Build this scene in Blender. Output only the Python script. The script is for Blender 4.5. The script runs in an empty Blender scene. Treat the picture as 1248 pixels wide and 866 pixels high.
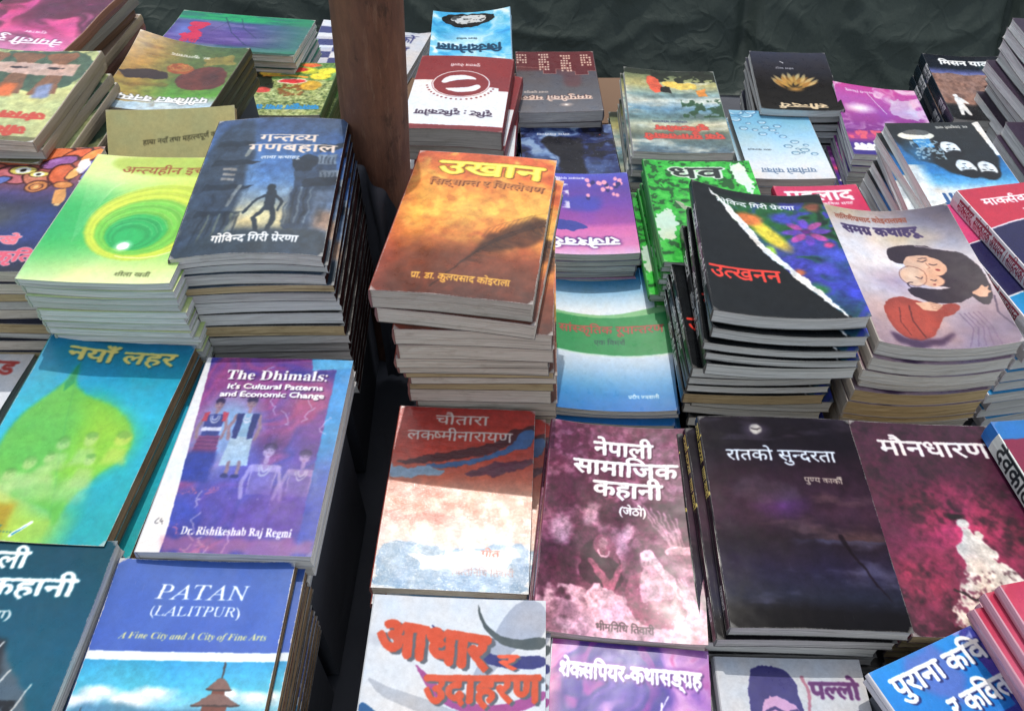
import bpy, math, random, zlib
import numpy as np
from mathutils import Vector, Matrix, noise as mnoise

# ------------------------------------------------------------------ camera, sky, sun, exposure
scene = bpy.context.scene
col = scene.collection
R = math.radians
CAM_H = 0.84
cam_d = bpy.data.cameras.new("camera")
cam_d.sensor_width = 36.0
cam_d.lens = 28.85
cam_d.clip_start = 0.02
cam_d.clip_end = 60
cam = bpy.data.objects.new("camera", cam_d)
cam.location = (0, 0, CAM_H)
cam.rotation_euler = (R(90 - 47.5), 0, 0)
col.objects.link(cam)
scene.camera = cam

SUN_EL, SUN_AZ = 65.0, -4.0          # azimuth from +Y (the far side of the stall), positive to the right
world = bpy.data.worlds.new("World")
scene.world = world
world.use_nodes = True
wn = world.node_tree
sky = wn.nodes.new("ShaderNodeTexSky")
sky.sky_type = 'NISHITA'
sky.sun_disc = False
sky.sun_elevation = R(SUN_EL)
sky.sun_rotation = R(SUN_AZ)
sky.air_density = 1.6
sky.dust_density = 2.0
soft = wn.nodes.new("ShaderNodeHueSaturation")
soft.inputs['Saturation'].default_value = .5          # hazy, whitish city sky
wn.links.new(sky.outputs[0], soft.inputs['Color'])
wn.links.new(soft.outputs[0], wn.nodes["Background"].inputs[0])
wn.nodes["Background"].inputs[1].default_value = 0.15

sun_d = bpy.data.lights.new("sun", 'SUN')
sun_d.energy = 2.0
sun_d.angle = R(0.6)
sun_d.color = (1.0, 0.95, 0.88)
sun = bpy.data.objects.new("sun", sun_d)
sdir = Vector((math.sin(R(SUN_AZ)) * math.cos(R(SUN_EL)), math.cos(R(SUN_AZ)) * math.cos(R(SUN_EL)), math.sin(R(SUN_EL))))
sun.rotation_euler = (-sdir).to_track_quat('-Z', 'Y').to_euler()
col.objects.link(sun)
scene.view_settings.view_transform = 'Standard'
scene.view_settings.look = 'None'
scene.view_settings.gamma = 1
scene.view_settings.exposure = 0.2

# ------------------------------------------------------------------ node helpers
def newmat(name):
    m = bpy.data.materials.new(name)
    m.use_nodes = True
    return m, m.node_tree, m.node_tree.nodes["Principled BSDF"]
def srgb(c):
    return tuple((x / 12.92 if x <= .04045 else ((x + .055) / 1.055) ** 2.4) for x in c) + (1,)
def mixrgb(nt, a, b, fac, mode='MIX'):
    n = nt.nodes.new("ShaderNodeMix"); n.data_type = 'RGBA'; n.blend_type = mode
    for sock, v in ((n.inputs[6], a), (n.inputs[7], b), (n.inputs[0], fac)):
        if hasattr(v, 'is_linked'): nt.links.new(v, sock)
        else: sock.default_value = v
    return n.outputs[2]
def mth(nt, op, a, b=None, c=None):
    n = nt.nodes.new("ShaderNodeMath"); n.operation = op
    for i, v in enumerate((a, b, c)):
        if v is None: continue
        if hasattr(v, 'is_linked'): nt.links.new(v, n.inputs[i])
        else: n.inputs[i].default_value = v
    return n.outputs[0]
def noisetex(nt, vec, scale, detail=3, rough=.55):
    n = nt.nodes.new("ShaderNodeTexNoise"); n.inputs['Scale'].default_value = scale
    n.inputs['Detail'].default_value = detail; n.inputs['Roughness'].default_value = rough
    if vec is not None: nt.links.new(vec, n.inputs['Vector'])
    return n.outputs['Fac']
def ramp(nt, fac, a, b, lo=0., hi=1.):
    n = nt.nodes.new("ShaderNodeMapRange"); nt.links.new(fac, n.inputs[0])
    n.inputs[1].default_value = a; n.inputs[2].default_value = b
    n.inputs[3].default_value = lo; n.inputs[4].default_value = hi
    return n.outputs[0]
def mapping(nt, vec, sc):
    n = nt.nodes.new("ShaderNodeMapping"); nt.links.new(vec, n.inputs[0]); n.inputs[3].default_value = sc
    return n.outputs[0]
def texco(nt, out='Object'):
    return nt.nodes.new("ShaderNodeTexCoord").outputs[out]
def bump(nt, h, strength, dist, bsdf, inp='Normal'):
    n = nt.nodes.new("ShaderNodeBump"); n.inputs['Strength'].default_value = strength
    n.inputs['Distance'].default_value = dist
    nt.links.new(h, n.inputs['Height']); nt.links.new(n.outputs[0], bsdf.inputs[inp])

MATS = {}
def page_mat(name, c1, c2, grime=.25):
    """cut edges of a block of pages: fine layered lines, uneven tone, grime"""
    if name in MATS: return MATS[name]
    m, nt, b = newmat(name)
    uv = texco(nt, 'UV')
    lines = noisetex(nt, mapping(nt, uv, (14, 1500, 1)), 1, 4, .7)
    lines2 = noisetex(nt, mapping(nt, uv, (5, 420, 1)), 1, 2, .5)
    blot = noisetex(nt, mapping(nt, uv, (45, 90, 1)), 1, 4, .6)
    rnd = nt.nodes.new("ShaderNodeObjectInfo").outputs['Random']
    k = mixrgb(nt, srgb(c1), srgb(tuple(x * .93 for x in c2)), ramp(nt, lines, .36, .66))
    k = mixrgb(nt, k, srgb(tuple(x * .72 for x in c2)), ramp(nt, lines2, .56, .68, 0, .7))
    k = mixrgb(nt, k, srgb(tuple(x * y for x, y in zip(c2, (.62, .55, .45)))), mth(nt, 'MULTIPLY', ramp(nt, blot, .55, .8), grime))
    hsv = nt.nodes.new("ShaderNodeHueSaturation")
    nt.links.new(k, hsv.inputs['Color']); nt.links.new(ramp(nt, rnd, 0, 1, .8, 1.08), hsv.inputs['Value'])
    nt.links.new(hsv.outputs[0], b.inputs['Base Color'])
    b.inputs['Roughness'].default_value = .9
    b.inputs['Specular IOR Level'].default_value = .15
    bump(nt, lines, .5, .0006, b)
    MATS[name] = m
    return m
page_mat('pages_white', (.94, .94, .92), (.84, .85, .84), .2)
page_mat('pages_grey', (.90, .89, .86), (.76, .75, .73), .3)
page_mat('pages_cream', (.93, .89, .83), (.80, .75, .68), .4)
page_mat('pages_tan', (.84, .76, .60), (.70, .60, .44), .5)
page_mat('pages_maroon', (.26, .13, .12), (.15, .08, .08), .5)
page_mat('pages_brown', (.68, .57, .44), (.44, .34, .25), .7)

def image_from(name, arr):
    h, w = arr.shape[:2]
    im = bpy.data.images.new(name, w, h)
    px = np.ones((h, w, 4), np.float32); px[..., :3] = np.clip(arr[::-1], 0, 1)
    im.pixels.foreach_set(px.ravel()); im.update(); im.pack()
    return im

def cover_mat(name, img=None, color=(.5, .5, .5), rough=.30, wear=.35, film=0., wave=1., spec=.26):
    """printed, laminated card: art, faint grain, rubbed white edges, slightly uneven gloss"""
    m, nt, b = newmat(name)
    uv = texco(nt, 'UV')
    if img is not None:
        t = nt.nodes.new("ShaderNodeTexImage"); t.image = img; t.extension = 'EXTEND'
        nt.links.new(uv, t.inputs[0]); base = t.outputs[0]
    else:
        n0 = noisetex(nt, mapping(nt, uv, (3, 5, 1)), 1, 3)
        base = mixrgb(nt, srgb(color), srgb(tuple(x * .82 for x in color)), n0)
    sp = nt.nodes.new("ShaderNodeSeparateXYZ"); nt.links.new(uv, sp.inputs[0])
    du = mth(nt, 'MINIMUM', sp.outputs[0], mth(nt, 'SUBTRACT', 1, sp.outputs[0]))
    dv = mth(nt, 'MULTIPLY', mth(nt, 'MINIMUM', sp.outputs[1], mth(nt, 'SUBTRACT', 1, sp.outputs[1])), 1.5)
    d = mth(nt, 'MINIMUM', du, dv)
    corner = mth(nt, 'ADD', du, dv)
    n1 = noisetex(nt, mapping(nt, uv, (46, 66, 1)), 1, 5, .7)
    n2 = noisetex(nt, mapping(nt, uv, (4, 6, 1)), 1, 2)
    e = mth(nt, 'ADD', mth(nt, 'MULTIPLY', mth(nt, 'SUBTRACT', n1, .5), .018), mth(nt, 'MULTIPLY', mth(nt, 'SUBTRACT', n2, .55), .02))
    edge = ramp(nt, mth(nt, 'SUBTRACT', d, e), .0, .005, 1, 0)
    cw = ramp(nt, mth(nt, 'SUBTRACT', corner, mth(nt, 'MULTIPLY', n1, .05)), .0, .02, 1, 0)
    edge = mth(nt, 'MULTIPLY', mth(nt, 'MAXIMUM', edge, cw), wear)
    base = mixrgb(nt, base, (.62, .60, .56, 1), edge)
    # faint scratches and rubbed haze
    sc = noisetex(nt, mapping(nt, uv, (90, 7, 1)), 1, 3, .8)
    base = mixrgb(nt, base, (.55, .55, .55, 1), ramp(nt, sc, .66, .8, 0, .12 * wear + .02))
    # print grain
    gr = noisetex(nt, mapping(nt, uv, (260, 380, 1)), 1, 2, .6)
    hs = nt.nodes.new("ShaderNodeHueSaturation"); nt.links.new(base, hs.inputs['Color']); hs.inputs['Saturation'].default_value = .97
    nt.links.new(ramp(nt, gr, .2, .8, .80, 1.0), hs.inputs['Value'])
    nt.links.new(hs.outputs[0], b.inputs['Base Color'])
    n3 = noisetex(nt, mapping(nt, uv, (9, 13, 1)), 1, 4, .6)
    nt.links.new(ramp(nt, n3, .3, .7, rough * .8, rough * 1.3), b.inputs['Roughness'])
    b.inputs['Specular IOR Level'].default_value = spec
    wv = noisetex(nt, mapping(nt, uv, (3.5, 5, 1)), 1, 2, .5)
    fine = noisetex(nt, mapping(nt, uv, (120, 170, 1)), 1, 2, .5)
    hgt = mth(nt, 'ADD', wv, mth(nt, 'MULTIPLY', fine, .006))
    bump(nt, hgt, 1.0, .0006 * wave, b)
    if film:
        b.inputs['Coat Weight'].default_value = film
        b.inputs['Coat Roughness'].default_value = .16
        cr = noisetex(nt, mapping(nt, uv, (7, 22, 1)), 1, 4, .62)
        bump(nt, cr, 1.0, .0042, b, 'Coat Normal')
    return m

# ------------------------------------------------------------------ painting the printed covers (flat print)
_perm = np.random.RandomState(7).rand(512, 512).astype(np.float32)
def vnoise(x, y, seed=0):
    x = x + seed * 17.13; y = y + seed * 9.71
    xi = np.floor(x).astype(int); yi = np.floor(y).astype(int)
    fx = x - xi; fy = y - yi
    fx = fx * fx * (3 - 2 * fx); fy = fy * fy * (3 - 2 * fy)
    a = _perm[yi & 511, xi & 511]; b = _perm[yi & 511, (xi + 1) & 511]
    c = _perm[(yi + 1) & 511, xi & 511]; d = _perm[(yi + 1) & 511, (xi + 1) & 511]
    return (a * (1 - fx) + b * fx) * (1 - fy) + (c * (1 - fx) + d * fx) * fy
def fbm(x, y, seed=0, oc=4):
    s = 0; a = .5
    for i in range(oc):
        s = s + a * vnoise(x, y, seed + i * 3); x = x * 2.03; y = y * 2.03; a *= .5
    return s / (1 - .5 ** oc)
def C8(*c): return np.array(c, np.float32) / 255.

EM = 88
_gcache = {}
def _mesh_of(s, res):
    c = bpy.data.curves.new('glyph', 'FONT'); c.body = s; c.size = 1; c.resolution_u = res
    o = bpy.data.objects.new('glyph', c); col.objects.link(o)
    dg = bpy.context.evaluated_depsgraph_get()
    me = o.evaluated_get(dg).to_mesh()
    n = len(me.vertices); co = np.zeros(n * 3, np.float32)
    if n: me.vertices.foreach_get('co', co)
    co = co.reshape(-1, 3)[:, :2].copy()
    me.calc_loop_triangles()
    t = np.zeros(len(me.loop_triangles) * 3, np.int32)
    if len(t): me.loop_triangles.foreach_get('vertices', t)
    o.evaluated_get(dg).to_mesh_clear()
    bpy.data.objects.remove(o); bpy.data.curves.remove(c)
    return co, t.reshape(-1, 3)
GX0, GY0, GW, GH = -.6, -.4, 2.0, 1.5     # glyph canvas in em units
def glyph(ch):
    """(mask on the glyph canvas, advance)"""
    if ch in _gcache: return _gcache[ch]
    if ch == ' ':
        _gcache[ch] = (None, .26); return _gcache[ch]
    co, tri = _mesh_of(ch, 3)
    co2, _ = _mesh_of(ch + ch, 3)
    adv = float(co2[:, 0].max() - co[:, 0].max()) if len(co2) > len(co) else .5
    W, H = int(GW * EM), int(GH * EM)
    m = np.zeros((H * 2, W * 2), np.float32)
    P = np.empty_like(co); P[:, 0] = (co[:, 0] - GX0) * EM * 2; P[:, 1] = (GY0 + GH - co[:, 1]) * EM * 2
    for a, b, c in tri:
        p, q, r = P[a], P[b], P[c]
        x0 = max(int(min(p[0], q[0], r[0])) - 1, 0); x1 = min(int(max(p[0], q[0], r[0])) + 2, W * 2)
        y0 = max(int(min(p[1], q[1], r[1])) - 1, 0); y1 = min(int(max(p[1], q[1], r[1])) + 2, H * 2)
        if x1 <= x0 or y1 <= y0: continue
        X, Y = np.meshgrid(np.arange(x0, x1) + .5, np.arange(y0, y1) + .5)
        d1 = (q[0] - p[0]) * (Y - p[1]) - (q[1] - p[1]) * (X - p[0])
        d2 = (r[0] - q[0]) * (Y - q[1]) - (r[1] - q[1]) * (X - q[0])
        d3 = (p[0] - r[0]) * (Y - r[1]) - (p[1] - r[1]) * (X - r[0])
        e = .02
        ins = ((d1 >= -e) & (d2 >= -e) & (d3 >= -e)) | ((d1 <= e) & (d2 <= e) & (d3 <= e))
        sub = m[y0:y1, x0:x1]; sub[ins] = 1
    m = m.reshape(H, 2, W, 2).mean((1, 3))
    _gcache[ch] = (m, adv)
    return _gcache[ch]
MARKS = set('ािीुूृेैोौंँः्')
STEM = set('खगघचजझञणतथधनपबभमयलवशषस')
def is_dev(ch): return '\u0900' <= ch <= '\u097f'
def layout(s):
    """list of (glyph, x, cut) + width. Re-orders the short i, makes half letters, r-forms."""
    out = []; x = 0.; i = 0; n = len(s)
    while i < n:
        ch = s[i]
        if is_dev(ch) and ch not in MARKS:
            j = i; cons = [s[i]]
            while j + 2 < n and s[j + 1] == '्' and s[j + 2] not in MARKS and is_dev(s[j + 2]):
                j += 2; cons.append(s[j])
            j += 1
            marks = []
            while j < n and s[j] in MARKS: marks.append(s[j]); j += 1
            reph = len(cons) > 1 and cons[0] == 'र'
            if reph: cons = cons[1:]
            rakar = len(cons) > 1 and cons[-1] == 'र'
            if rakar: cons = cons[:-1]
            if 'ि' in marks:
                out.append(('ि', x, None)); x += .273
                marks.remove('ि')
            for k, c in enumerate(cons):
                g, adv = glyph(c)
                if k < len(cons) - 1:
                    if c in STEM: out.append((c, x, adv - .188)); x += adv - .2
                    elif c == 'क': out.append((c, x, adv - .06)); x += adv - .10
                    else:
                        out.append((c, x, None)); out.append(('्', x + adv, None)); x += adv
                else:
                    out.append((c, x, None)); x += adv
            if rakar: out.append(('RAKAR', x, None))
            for mk in marks:
                g, adv = glyph(mk)
                out.append((mk, x, None))
                if mk in 'ाीोौः': x += max(adv, .2)
            if reph: out.append(('REPH', x, None))
            i = j
        else:
            g, adv = glyph(ch)
            out.append((ch, x, None)); x += adv; i += 1
    return out, x
def text_mask(s, bold=0, nohead=False):
    lay, w = layout(s)
    W = int((w + 1.2) * EM); H = int(GH * EM)
    m = np.zeros((H, W + int(GW * EM)), np.float32)
    ox = .6
    for ch, x, cut in lay:
        if ch in ('REPH', 'RAKAR'):
            yy, xx = np.mgrid[0:H, 0:m.shape[1]]
            px = xx / EM - ox - x; py = GY0 + GH - yy / EM
            if ch == 'REPH':
                d = np.abs(np.hypot((px + .15) / .12, (py - .76) / .11) - 1) * .11
                k = (d < .035) & ((px < -.08) | (py > .76))
            else:
                t = np.clip((-.14 - px) / .24, 0, 1)
                k = (np.abs(py - (.22 - .17 * t)) < .045) & (px > -.38) & (px < -.14)
            m = np.maximum(m, k.astype(np.float32)); continue
        g, adv = glyph(ch)
        if g is None: continue
        if cut is not None:
            g = g.copy(); g[:, int((cut - GX0) * EM):] = 0
        if nohead and is_dev(ch):
            g = g.copy(); r0 = int((GY0 + GH - .66) * EM); r1 = int((GY0 + GH - .555) * EM)
            g[r0:r1] = 0
        x0 = int((x + GX0 + ox) * EM)
        sub = m[:, max(x0, 0):x0 + g.shape[1]]
        np.maximum(sub, g[:, max(-x0, 0):max(-x0, 0) + sub.shape[1]], out=sub)
    m = m[:, :W]
    return dil(m, bold), ox, w
def dil(m, r):
    r = int(round(r))
    for k in range(r):
        o = m.copy()
        np.maximum(o[1:], m[:-1], out=o[1:]); np.maximum(o[:-1], m[1:], out=o[:-1])
        np.maximum(o[:, 1:], m[:, :-1], out=o[:, 1:]); np.maximum(o[:, :-1], m[:, 1:], out=o[:, :-1])
        m = o
    return m

class Cv:
    def __init__(s, A=1.45, W=330, bg=(128, 128, 128)):
        s.A = A; s.W = W; s.H = int(W * A)
        s.y, s.x = np.mgrid[0:s.H, 0:s.W].astype(np.float32)
        s.x = (s.x + .5) / s.W; s.y = (s.y + .5) / s.H          # both 0..1, y down
        s.a = np.empty((s.H, s.W, 3), np.float32); s.a[:] = C8(*bg)
    def put(s, m, c):
        m = np.clip(m, 0, 1)[..., None]
        c = np.asarray(c, np.float32)
        if c.ndim == 1 and c.max() > 1.001: c = c / 255.
        s.a = s.a * (1 - m) + c * m; return s
    def vgrad(s, stops, m=1.):
        ys = [p[0] for p in stops]
        c = np.stack([np.interp(s.y, ys, [p[1][k] / 255. for p in stops]) for k in range(3)], -1)
        return s.put(np.ones_like(s.x) * m, c)
    def n(s, fx, fy=None, seed=0, oc=4):
        return fbm(s.x * fx, s.y * (fy or fx) * s.A, seed, oc)
    def warp(s, fx, amt=1., seed=0, oc=4):
        q = s.n(fx, None, seed + 40, 3); r = s.n(fx, None, seed + 80, 3)
        return fbm(s.x * fx + amt * (q - .5) * 4, s.y * s.A * fx + amt * (r - .5) * 4, seed, oc)
    def marble(s, cols, f=3, amt=1.5, seed=0, m=1.):
        v = s.warp(f, amt, seed); v = np.clip((v - .25) / .5, 0, 1)
        xs = np.linspace(0, 1, len(cols))
        c = np.stack([np.interp(v, xs, [q[k] / 255. for q in cols]) for k in range(3)], -1)
        return s.put(np.ones_like(s.x) * m, c)
    def win(s, x0, x1, y0, y1):
        a = max(int(x0 * s.W), 0); b = min(int(x1 * s.W) + 2, s.W); c = max(int(y0 * s.H), 0); d = min(int(y1 * s.H) + 2, s.H)
        return (slice(c, max(d, c)), slice(a, max(b, a)))
    def putw(s, w, m, c):
        if m.size == 0: return s
        m = np.clip(m, 0, 1)[..., None]; c = np.asarray(c, np.float32)
        if c.max() > 1.001: c = c / 255.
        s.a[w] = s.a[w] * (1 - m) + c * m; return s
    def nw(s, w, fx, seed=0, oc=4): return fbm(s.x[w] * fx, s.y[w] * fx * s.A, seed, oc)
    def ell(s, cx, cy, rx, ry, c, soft=.1, rot=0, al=1., nz=0, seed=0):
        """rx in widths, ry in widths too (true shape)"""
        r = max(rx, ry) * (1 + nz) + .01
        w = s.win(cx - r, cx + r, cy - r / s.A, cy + r / s.A)
        dx = s.x[w] - cx; dy = (s.y[w] - cy) * s.A
        if dx.size == 0: return s
        ca, sa = math.cos(R(rot)), math.sin(R(rot))
        u = (dx * ca + dy * sa) / rx; v = (-dx * sa + dy * ca) / ry
        d = np.hypot(u, v)
        if nz: d = d + (s.nw(w, 9, seed) - .5) * nz
        return s.putw(w, np.clip((1 - d) / max(soft, 1e-3), 0, 1) * al, c)
    def ring(s, cx, cy, rx, ry, wd, c, al=1., rot=0, a0=None, a1=None):
        r = max(rx, ry) + wd
        w = s.win(cx - r, cx + r, cy - r / s.A, cy + r / s.A)
        dx = s.x[w] - cx; dy = (s.y[w] - cy) * s.A
        if dx.size == 0: return s
        ca, sa = math.cos(R(rot)), math.sin(R(rot))
        u = (dx * ca + dy * sa) / rx; v = (-dx * sa + dy * ca) / ry
        d = np.abs(np.hypot(u, v) - 1) * min(rx, ry)
        m = np.clip((wd / 2 - d) / .004 + .5, 0, 1)
        if a0 is not None:
            an = np.degrees(np.arctan2(v, u)) % 360
            m = m * (((an - a0) % 360) < ((a1 - a0) % 360))
        return s.putw(w, m * al, c)
    def poly(s, pts, c, soft=.004, al=1., nz=0., f=14, seed=0, rd=2):
        P = [(p[0], p[1]) for p in pts]
        if len(P) >= 6:
            for _ in range(rd):       # rounds the corners
                P = [q for (ax, ay), (bx, by) in zip(P, P[1:] + P[:1]) for q in ((ax * .78 + bx * .22, ay * .78 + by * .22), (ax * .22 + bx * .78, ay * .22 + by * .78))]
        e = .03 + nz + (soft * 2 if soft > .008 else 0)
        w = s.win(min(p[0] for p in P) - e, max(p[0] for p in P) + e, min(p[1] for p in P) - e, max(p[1] for p in P) + e)
        x = s.x[w]; y = s.y[w]
        if x.size == 0: return s
        if nz:
            x = x + (s.nw(w, f, seed + 5, 3) - .5) * nz; y = y + (s.nw(w, f, seed + 9, 3) - .5) * nz
        acc = 0
        offs = ((-.25, -.25), (.25, -.25), (-.25, .25), (.25, .25))
        for ox, oy in offs:
            X = x + ox / s.W; Y = y + oy / s.H
            ins = np.zeros(X.shape, bool)
            for (x1, y1), (x2, y2) in zip(P, P[1:] + P[:1]):
                if y1 == y2: continue
                ins ^= ((y1 > Y) != (y2 > Y)) & (X < (x2 - x1) * (Y - y1) / (y2 - y1) + x1)
            acc = acc + ins
        m = acc / 4.
        if soft > .008: m = blur(m, soft * s.W)
        return s.putw(w, m * al, c)
    def line(s, pts, wd, c, al=1., soft=.003, nz=0, seed=0, taper=False):
        e = wd + nz + .01
        w = s.win(min(p[0] for p in pts) - e, max(p[0] for p in pts) + e, min(p[1] for p in pts) - e, max(p[1] for p in pts) + e)
        P = [(p[0], p[1] * s.A) for p in pts]
        X = s.x[w]; Y = s.y[w] * s.A
        if X.size == 0: return s
        if nz: X = X + (s.nw(w, 10, seed) - .5) * nz; Y = Y + (s.nw(w, 10, seed + 7) - .5) * nz
        m = np.zeros_like(X); L = len(P) - 1
        for i, ((x1, y1), (x2, y2)) in enumerate(zip(P, P[1:])):
            dx, dy = x2 - x1, y2 - y1; q = dx * dx + dy * dy + 1e-9
            t = np.clip(((X - x1) * dx + (Y - y1) * dy) / q, 0, 1)
            d = np.hypot(X - x1 - t * dx, Y - y1 - t * dy)
            ww = wd / 2 * (1 - (i + t) / L * .85 if taper else 1)
            m = np.maximum(m, np.clip((ww - d) / soft + .5, 0, 1))
        return s.putw(w, m * al, c)
    def text(s, t, x0, x1, yt, yb, c, bold=0, out=None, outw=3, shadow=None, sh=(.008, .006), slant=0, rise=0, nohead=False, al=1., lat=False, glow=None):
        """fits the string so that it spans x0..x1, head line at yt and base line at yb"""
        m, ox, w = text_mask(t, bold, nohead)
        cap = .69 if lat else .622
        def samp(mm, X, Y, sx=1, sy=1):
            h, ww = mm.shape
            ix = np.clip(X, 0, ww - 1.01); iy = np.clip(Y, 0, h - 1.01)
            i0 = ix.astype(int); j0 = iy.astype(int); fx = ix - i0; fy = iy - j0
            v = (mm[j0, i0] * (1 - fx) + mm[j0, i0 + 1] * fx) * (1 - fy) + (mm[j0 + 1, i0] * (1 - fx) + mm[j0 + 1, i0 + 1] * fx) * fy
            return v * ((X > 0) & (X < ww - 1) & (Y > 0) & (Y < h - 1))
        # pre-blur so that small text does not alias
        step = max(w * EM / max((x1 - x0) * s.W, 1), cap * EM / max((yb - yt) * s.H, 1))
        mb = blur(m, step * .32) if step > 1.3 else m
        hh = (yb - yt); ex = (x1 - x0) * .12 + .04
        wi = s.win(min(x0, x1) - ex, max(x0, x1) + ex + abs(slant) * hh, yt - hh * .9 - max(0, -rise) * (x1 - x0), yb + hh * .8 + max(0, rise) * (x1 - x0))
        def mk(mm, dx=0, dy=0):
            xx = s.x[wi] - dx; yy = s.y[wi] - dy - rise * (xx - x0)
            em_y = (yb - yy) / (yb - yt) * cap
            em_x = (xx - x0) / (x1 - x0) * w - slant * em_y
            return samp(mm, (em_x + ox) * EM, (GY0 + GH - em_y) * EM)
        if glow is not None:
            s.putw(wi, np.clip(mk(blur(dil(mb, 5), 7)) * 1.3, 0, 1) * .8, glow)
        if shadow is not None: s.putw(wi, mk(mb, *sh) * al, shadow)
        if out is not None: s.putw(wi, mk(dil(mb, outw)) * al, out)
        return s.putw(wi, mk(mb) * al, c)
def _organic(s, px=2.2, f=16, amp=.22, seed=3, m=None, soft=.7):
    """breaks up clean painted edges and flat areas the way a printed painting or coarse photograph looks"""
    H, W = s.x.shape
    dx = (fbm(s.x * f, s.y * f * s.A, seed, 3) - .5) * 2 * px * 1.6; dy = (fbm(s.x * f, s.y * f * s.A, seed + 20, 3) - .5) * 2 * px * 1.6
    iy, ix = np.mgrid[0:H, 0:W]
    ix = np.clip(ix + dx, 0, W - 1).astype(int); iy = np.clip(iy + dy, 0, H - 1).astype(int)
    b = s.a[iy, ix]
    if soft: b = np.stack([blur(b[..., k], soft) for k in range(3)], -1)
    n = fbm(s.x * f * 1.3, s.y * f * 1.3 * s.A, seed + 50, 5) - .5; g = fbm(s.x * 130, s.y * 130 * s.A, seed + 70, 2) - .5
    b = b * (1 + amp * 2 * n + amp * .9 * g)[..., None]
    h = fbm(s.x * 5, s.y * 5 * s.A, seed + 90, 3) - .5
    b = b * np.stack([1 + h * .12, 1 + 0 * h, 1 - h * .12], -1)
    b = np.clip(b, 0, 1)
    if m is not None: b = s.a * (1 - m[..., None]) + b * m[..., None]
    s.a = b.astype(np.float32); return s
Cv.organic = _organic
def _squash(s, k):
    """the same art with its height scaled by k, the rest of the page filled by its last rows"""
    i = np.clip((np.arange(s.H) / k), 0, s.H - 1).astype(int); s.a = s.a[i]; return s
Cv.squash = _squash
def blur(m, sig):
    r = int(max(1, round(sig * 1.2)))
    for _ in range(2):
        for ax in (0, 1):
            p = np.pad(m, [(r + 1, r) if a == ax else (0, 0) for a in (0, 1)], mode='edge')
            cs = np.cumsum(p, axis=ax)
            if ax == 0: m = (cs[2 * r + 1:] - cs[:-2 * r - 1]) / (2 * r + 1)
            else: m = (cs[:, 2 * r + 1:] - cs[:, :-2 * r - 1]) / (2 * r + 1)
    return m

# ------------------------------------------------------------------ the covers, each in its reading orientation
ART = {}
def art(f): ART[f.__name__[4:]] = f; return f
W1 = (245, 245, 242)
@art
def art_green():
    c = Cv(1.4, 330, (90, 200, 100))
    c.vgrad([(0, (222, 232, 140)), (.2, (215, 235, 150)), (.45, (70, 190, 95)), (.72, (95, 200, 95)), (.9, (205, 228, 150)), (1, (228, 236, 175))])
    c.put(np.clip(1 - np.hypot(c.x - .0, (c.y - .62) * 1.1) / .5, 0, 1) * .9, (25, 170, 90))
    c.put(np.clip(1 - np.hypot(c.x - .85, (c.y - .38)) / .6, 0, 1) * .9, (215, 232, 80))
    c.poly([(.16, .0), (1, .0), (1, .17), (.55, .17), (.25, .135), (.13, .08)], (168, 190, 70), soft=.012, al=.8)
    for i in range(26):      # fan of fine straight lines that wraps into the spiral
        t = i / 25
        c.line([(.05 + .30 * t, .22 + .02 * t), (.20 + .06 * t, .72 - .5 * t)], .003, (235, 245, 190), al=.35)
    for i in range(34):
        t = i / 33; r = .46 - .36 * t
        k = t
        colr = [(196, 216, 62), (110, 196, 66), (30, 168, 84)][min(2, int(k * 3))]
        c.ell(.66 - .10 * t, .54 + .13 * t, r, r * .93, [int(a * (1 - .12 * math.sin(i * 1.3))) for a in colr], soft=.05, rot=-20 + 40 * t, al=.55)
    for i in range(14):
        t = i / 13
        c.ring(.66 - .1 * t, .54 + .13 * t, .46 - .3 * t, .42 - .27 * t, .003, (240, 250, 170), al=.45, rot=30 * t, a0=180, a1=320)
    c.ring(.67, .60, .40, .31, .010, (238, 250, 190), al=.8, a0=20, a1=110)
    c.ell(.555, .735, .075, .07, (250, 255, 230), soft=.9)
    c.ell(.555, .735, .045, .042, (255, 255, 245), soft=.25)
    c.text('अन्त्यहीन इच्छा', .24, .96, .095, .15, (150, 75, 35), bold=1)
    c.text('शीला खत्री', .60, .84, .925, .95, (70, 80, 40), bold=1)
    return c
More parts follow.
